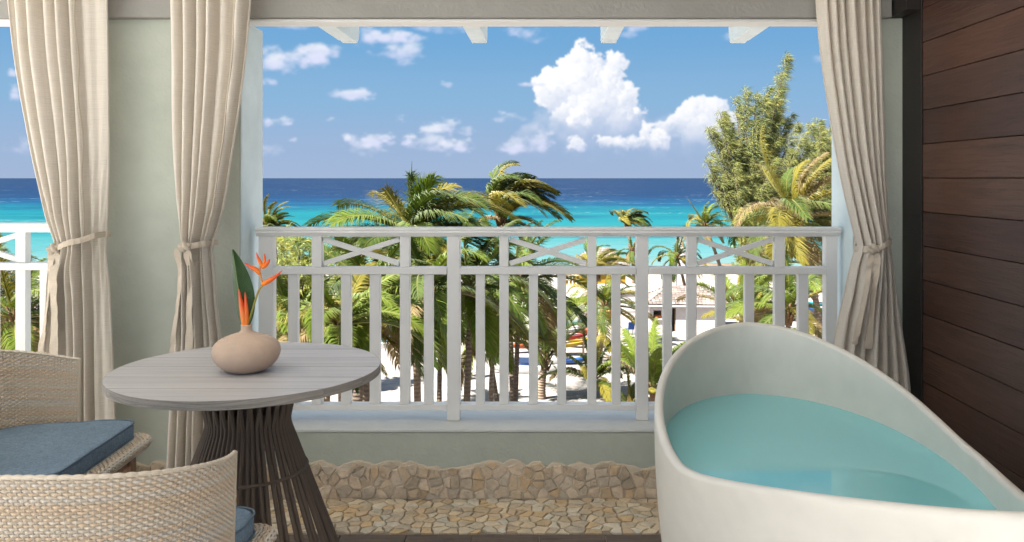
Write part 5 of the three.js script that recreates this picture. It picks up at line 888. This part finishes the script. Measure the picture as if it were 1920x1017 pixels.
{ // yellow hut with the terrace
  const d = 80, c = at(1128, 0, d), t = thing('yellow_beach_house', 'yellow painted beach house with grey shingled roof behind the coconut palm', 'building', [c.x, G, -d - 2.2], 0.05);
  const w = 4.4, dp = 4;
  part('lower_wall', bx(-w / 2 - 1.6, w / 2, 0, 1.9, -dp / 2, dp / 2), PT.pink, t);
  part('upper_wall', bx(-w / 2, w / 2, 1.902, 3.55, -dp / 2, dp / 2), PT.yellow, t);
  part('window', bx(-1.2, -0.2, 2.3, 3.2, dp / 2 + 0.001, dp / 2 + 0.04), PT.dark, t);
  part('dark_door_panel', bx(0.2, 1.1, 0, 1.7, dp / 2 + 0.001, dp / 2 + 0.04), PT.dark, t);  // solid dark panel on the wall, no opening behind it
  const rl = part('balustrade', mergeGeometries([bx(-w / 2 - 1.62, -w / 2 - 0.05, 2.75, 2.83, dp / 2 - 0.1, dp / 2), bx(-w / 2 - 1.62, -w / 2 - 0.05, 2.35, 2.42, dp / 2 - 0.1, dp / 2)]), PT.white, t);
  for (let i = 0; i < 5; i++) part('baluster', bx(-w / 2 - 1.6 + i * 0.34, -w / 2 - 1.36 + i * 0.34, 1.902, 2.95 - 0.08 * (i % 2), dp / 2 - 0.16, dp / 2 - 0.102), PT.yellow, rl);
  hipRoof(t, w, dp, 1.5, 0.4, 3.75, 1.6);
}
{ const d = 70, c = at(1172, 0, d), t = thing('white_store_wall', 'plain whitish store building between the coconut palm and the third post', 'building', [c.x, G, -d - 1.5]);
  part('wall', bx(-2.3, 1.3, 0, 2.7, -1.5, 1.5), PT.pink, t); part('roof', bx(-2.5, 1.5, 2.702, 2.85, -1.7, 1.7), PT.white, t); part('dark_door_panel', bx(-1.4, -0.5, 0, 1.9, 1.501, 1.54), PT.dark, t); part('shutter', bx(0.2, 1.0, 1.0, 1.9, 1.501, 1.55), PT.white, t); }  // dark panel on the store wall painted for the shade inside its opening
// boats
function hullGeo(L, w, h, rocker = 0.16, closed = true) {
  const g = new GB(), N = 28, Mw = 12;
  g.grid(N, Mw, (i, j) => { const u = i / N * 2 - 1, b = Math.pow(Math.max(0, 1 - Math.abs(u) ** 2.4), 0.75), a = j / Mw * Math.PI, x = Math.cos(a) * w / 2 * b, y = h - Math.sin(a) * h * (0.35 + 0.65 * b) + rocker * u * u * h * 2; return [x, y, u * L / 2, null, u, j / Mw]; });
  if (closed) g.grid(N, 4, (i, j) => { const u = i / N * 2 - 1, b = Math.pow(Math.max(0, 1 - Math.abs(u) ** 2.4), 0.75), k = j / 4 * 2 - 1; return [-k * w / 2 * b, h + rocker * u * u * h * 2 + 0.05 * (1 - k * k) * b, u * L / 2, null, u, k]; });
  return g.geo();
}
const signTex = (() => { const c = document.createElement('canvas'); c.width = 512; c.height = 128; const x = c.getContext('2d'); x.fillStyle = '#dfe3e6'; x.fillRect(0, 0, 512, 128); x.fillStyle = '#2f8fd0'; x.beginPath(); x.moveTo(512, 0); x.lineTo(150, 0); x.lineTo(330, 46); x.lineTo(512, 46); x.fill(); x.fillStyle = '#16233f'; x.font = 'italic bold 62px serif'; x.fillText('Hobie', 190, 112); const t = new THREE.CanvasTexture(c); t.colorSpace = THREE.SRGBColorSpace; return t; })();
{ const d = gd(700), c = at(988, 0, d), t = thing('catamaran', 'white catamaran hulls with blue bow trim drawn up on the sand', 'boat', [c.x, G - 0.05, -d - 0.6], Math.PI / 2 - 0.12);
  for (const s of [-0.95, 0.95]) { const h = part('hull', hullGeo(4.6, 0.48, 0.55), PT.white, t, [s, 0, 0]); part('deck_trim', uvBox(new THREE.BoxGeometry(0.16, 0.02, 2.4)), PT.blue, h, [0, 0.61, 0.3]); }
  for (const z of [-0.9, 0.9]) part('crossbeam', new THREE.CylinderGeometry(0.05, 0.05, 2.1, 10).rotateZ(Math.PI / 2), PT.grey, t, [0, 0.72, z]);
  part('trampoline', bx(-0.8, 0.8, 0.70, 0.72, -0.85, 0.85), PT.navy, t);
  const nm = new THREE.PlaneGeometry(1.5, 0.36); const p = part('name_panel', nm, std({ map: signTex, color: RGB(0.6, 0.6, 0.6), roughness: 0.5 }), t, [1.205, 0.36, 0.55]); p.rotation.y = Math.PI / 2; }
function kayak(label, mat, px, py, lift, L, turn, dd = 0) { const d = gd(py) + dd, c = at(px, 0, d), t = thing('kayak', label, 'kayak', [c.x, G + lift, -d], turn, null); part('hull', hullGeo(L, 0.62, 0.3, 0.3), mat, t); part('seat', bx(-0.2, 0.2, 0.28, 0.42, -0.45, -0.35), PT.dark, t); part('cockpit', new THREE.TorusGeometry(0.2, 0.035, 8, 20).rotateX(Math.PI / 2).scale(1, 1, 1.7), PT.dark, t, [0, 0.35, 0]); return t; }
{ const d = gd(676), c = at(1052, 0, d + 1.2), t = thing('kayak_rack', 'wooden rack holding boards and kayaks beside the short stout palm', 'rack', [c.x, G, -d - 1.2]);
  for (const x of [-1.5, 0, 1.5]) { part('post', bx(x - 0.05, x + 0.05, 0, 2.1, -0.45, -0.35), PT.wood, t); part('post', bx(x - 0.05, x + 0.05, 0, 2.1, 0.35, 0.45), PT.wood, t); for (const y of [0.55, 1.05, 1.5, 1.95]) part('arm', bx(x - 0.04, x + 0.04, y - 0.03, y + 0.03, -0.349, 0.349), PT.wood, t); } }
kayak('yellow kayak on the lowest level of the rack', PT.sun, 1052, 676, 0.59, 3.4, Math.PI / 2, 1.2);
kayak('red kayak on the second level of the rack', PT.red, 1056, 676, 1.09, 3.4, Math.PI / 2 + 0.03, 1.2);
kayak('white kayak on the third level of the rack', PT.white, 1050, 676, 1.54, 3.4, Math.PI / 2 - 0.02, 1.2);
kayak('teal kayak on the top of the rack', PT.teal, 1054, 676, 1.99, 3.2, Math.PI / 2, 1.2);
kayak('blue and grey kayak lying on the sand under the rack', PT.blue, 1062, 684, 0.02, 3.6, Math.PI / 2 + 0.1, 0.1);
kayak('orange kayak lying behind the catamaran', PT.orange, 985, 668, 0.3, 3.2, Math.PI / 2 + 0.2, 1);
kayak('orange kayak lying low among the palms right of the rack', PT.orange, 1088, 660, 0.9, 2.8, Math.PI / 2 - 0.15, 2);
kayak('yellow kayak below the orange one among the palms right of the rack', PT.sun, 1086, 664, 0.35, 2.8, Math.PI / 2 - 0.1, 2);
// pool
{ const sh = (k) => { const s = new THREE.Shape(), n = 60; for (let i = 0; i < n; i++) { const a = i / n * 2 * Math.PI, r = 1 + 0.16 * Math.cos(2 * a + 0.6) + 0.08 * Math.cos(3 * a), x = Math.cos(a) * (4.3 * r + k), y = Math.sin(a) * (5.0 * r + k); i ? s.lineTo(x, y) : s.moveTo(x, y); } return s; };
  const rim = sh(0.5); rim.holes.push(new THREE.Path(sh(0).getPoints(1)));
  const cx = -14.2, cz = -64;
  const cop = struct('pool_coping', uvBox(new THREE.ExtrudeGeometry(rim, { depth: 0.5, bevelEnabled: true, bevelSize: 0.03, bevelThickness: 0.03, bevelSegments: 2 }).rotateX(-Math.PI / 2)), PT.white); cop.position.set(cx, G - 0.18, cz);
  const w = struct('pool_water', new THREE.ShapeGeometry(sh(0.02)).rotateX(-Math.PI / 2), phys({ color: RGB(0.02, 0.20, 0.24), roughness: 0.08, ior: 1.33, bumpMap: rep(plasterBump, 1, 1), bumpScale: 0.02 })); w.position.set(cx, G + 0.26, cz); }
// loungers, parasols, chairs
function lounger(label, px, py, turn, cloth, group) {
  const d = gd(py), c = at(px, 0, d), t = thing('sun_lounger', label, 'sun lounger', [c.x, G + 0.02, -d], turn, group);
  part('frame', mergeGeometries([bx(-0.32, -0.27, 0.28, 0.34, -0.95, 0.6), bx(0.27, 0.32, 0.28, 0.34, -0.95, 0.6)]), PT.white, t);
  for (const [x, z] of [[-0.29, -0.85], [0.29, -0.85], [-0.29, 0.5], [0.29, 0.5]]) part('leg', bx(x - 0.025, x + 0.025, 0, 0.279, z - 0.025, z + 0.025), PT.white, t);
  part('cushion', bx(-0.30, 0.30, 0.341, 0.42, -0.95, 0.1), cloth, t); const b = part('backrest', bx(-0.30, 0.30, 0, 0.08, 0, 0.75), cloth, t, [0, 0.37, 0.1]); b.rotation.x = -0.85; return t;
}
const stripe = std({ map: tex(64, 8, (u) => (Math.floor(u * 8) % 2 ? [0.5, 0.5, 0.47] : [0.05, 0.22, 0.17])), roughness: 0.9 });
lounger('green striped sun lounger nearest the hut roof on the open sand', 1312, 566, 0.7, stripe, null);
lounger('green striped sun lounger in the middle of three on the open sand', 1322, 563, 0.7, stripe, null);
lounger('green striped sun lounger farthest right of three on the open sand', 1334, 561, 0.7, stripe, null);
lounger('white sun lounger with a teal cushion right of the leaning trunk', 1538, 540, -0.8, PT.teal, null);
lounger('sun lounger with teal cushion left of the leaning trunk', 1522, 548, -0.8, PT.teal, null);
lounger('sun lounger with a blue cushion below the leaning trunk', 1524, 556, -0.6, PT.blue, null);
lounger('blue cushioned lounger far right at the upper edge of the sand', 1532, 528, -0.9, PT.blue, null);
lounger('lounger with teal cushion behind the low dark stone wall', 1478, 583, -0.5, PT.teal, null);
lounger('blue cushioned lounger glimpsed beyond the young palm', 1386, 570, 0.6, PT.blue, null);
kayak('bright blue kayak by the end of the dark stone wall', PT.blue, 1536, 586, 0.02, 3.0, 1.3);
kayak('teal kayak resting behind the bright blue one', PT.teal, 1538, 580, 0.25, 2.8, 1.45);
{ const d = 71, t = thing('stone_wall', 'low dark stone wall in the shade on the right', 'wall', [at(1515, 0, d).x, G - 0.1, -d]); srand(44);
  const list = cells(-2.8, 2.8, 0, 0.95, 0.34, 0.012); part('core', bx(-2.8, 2.8, 0, 0.93, -0.32, -0.06), PT.basalt, t);
  for (const c of list) { const g = new GB(), n = c.poly.length, f = c.poly.map((q) => g.v(q[0], q[1], -0.06)), o = c.poly.map((q) => g.v(lerp(q[0], c.c[0], 0.12), lerp(q[1], c.c[1], 0.12), rr(0.0, 0.08))), m = g.v(c.c[0], c.c[1], 0.1); for (let k = 0; k < n; k++) { g.quad(f[k], f[(k + 1) % n], o[(k + 1) % n], o[k]); g.tri(o[k], o[(k + 1) % n], m); } part('stone', g.geo(true), PT.basalt, t); } }
{ srand(55); for (let i = 0; i < 6; i++) { const d = gd(497 + i % 3), px = 1328 + i * 8, c = at(px, 0, d), g = new THREE.IcosahedronGeometry(0.9 + 0.5 * hash2(i, 4), 3), p = g.attributes.position; for (let k = 0; k < p.count; k++) { const q = V().fromBufferAttribute(p, k), n = 1 + 0.5 * (fbm(q.x * 0.9 + i * 7 + 20, q.y * 0.9 + q.z * 0.7 + 20, 3) - 0.5); p.setXYZ(k, q.x * n * 1.3, q.y * n * 0.6, q.z * n); } g.computeVertexNormals(); uvBox(g, 0.4); const lab = ['leftmost brown boulder of the row at the waterline', 'second brown boulder of the row at the waterline', 'third brown boulder of the waterline row', 'fourth brown boulder of the waterline row', 'fifth brown boulder of the waterline row', 'rightmost brown boulder of the row at the waterline'][i]; const m = part(numbered('boulder'), g, PT.rock, scene, [c.x, G - 0.3, -d]); tag(m, lab, 'rock', 'boulders at the waterline'); } }
{ const d = 90, c = at(1268.5, 0, d), t = thing('sailboat', 'beached sailboat with a pale sail standing behind the hut roof', 'boat', [c.x, G, -d]);
  part('mast', new THREE.CylinderGeometry(0.05, 0.07, 6.2, 10).translate(0, 3.1, 0), PT.grey, t);
  const g = new GB(); for (const z of [0.012, -0.012]) g.grid(14, 10, (i, j) => { const v = i / 14, u = j / 10 * (1 - v * 0.86) * 1.9; return [0.09 + u, 0.7 + v * 5.2, z + 0.22 * Math.sin(Math.PI * j / 10) * (1 - v), null, u, v]; });
  part('sail', g.geo(), PT.pink, t); for (let i = 1; i < 4; i++) part('batten', new THREE.CylinderGeometry(0.012, 0.012, 1.9 - i * 0.36, 6).rotateZ(Math.PI / 2).translate(0.09 + (1.9 - i * 0.36) / 2, 0.7 + i * 1.2, 0.17), PT.grey, t);
  part('boom', new THREE.CylinderGeometry(0.03, 0.03, 2, 8).rotateZ(Math.PI / 2).translate(1.0, 0.65, 0), PT.grey, t); part('hull', hullGeo(3.8, 1.1, 0.5).rotateY(Math.PI / 2), PT.white, t, [0.4, 0, 0]); }
function beachChair(label, px, py, turn, mat) { const d = gd(py), c = at(px, 0, d), t = thing('beach_chair', label, 'chair', [c.x, G + 0.03, -d], turn); part('seat', bx(-0.25, 0.25, 0.40, 0.45, -0.25, 0.25), mat, t); const b = part('backrest', bx(-0.25, 0.25, 0, 0.55, -0.03, 0.02), mat, t, [0, 0.45, 0.24]); b.rotation.x = 0.2; for (const [x, z] of [[-0.22, -0.22], [0.22, -0.22], [-0.22, 0.22], [0.22, 0.22]]) part('leg', bx(x - 0.025, x + 0.025, 0, 0.399, z - 0.025, z + 0.025), mat, t); return t; }
beachChair('white chair in the palm shade, nearest the second post', 874, 712, 0.4, PT.white);
beachChair('white chair in the palm shade, middle of the three', 884, 706, -0.6, PT.white);
beachChair('white chair in the palm shade, rightmost of the three', 893, 710, 2.4, PT.white);
beachChair('dark blue chair against the plain whitish store building', 1182, 628, 0.2, PT.blue);
renderer.render(scene, camera);
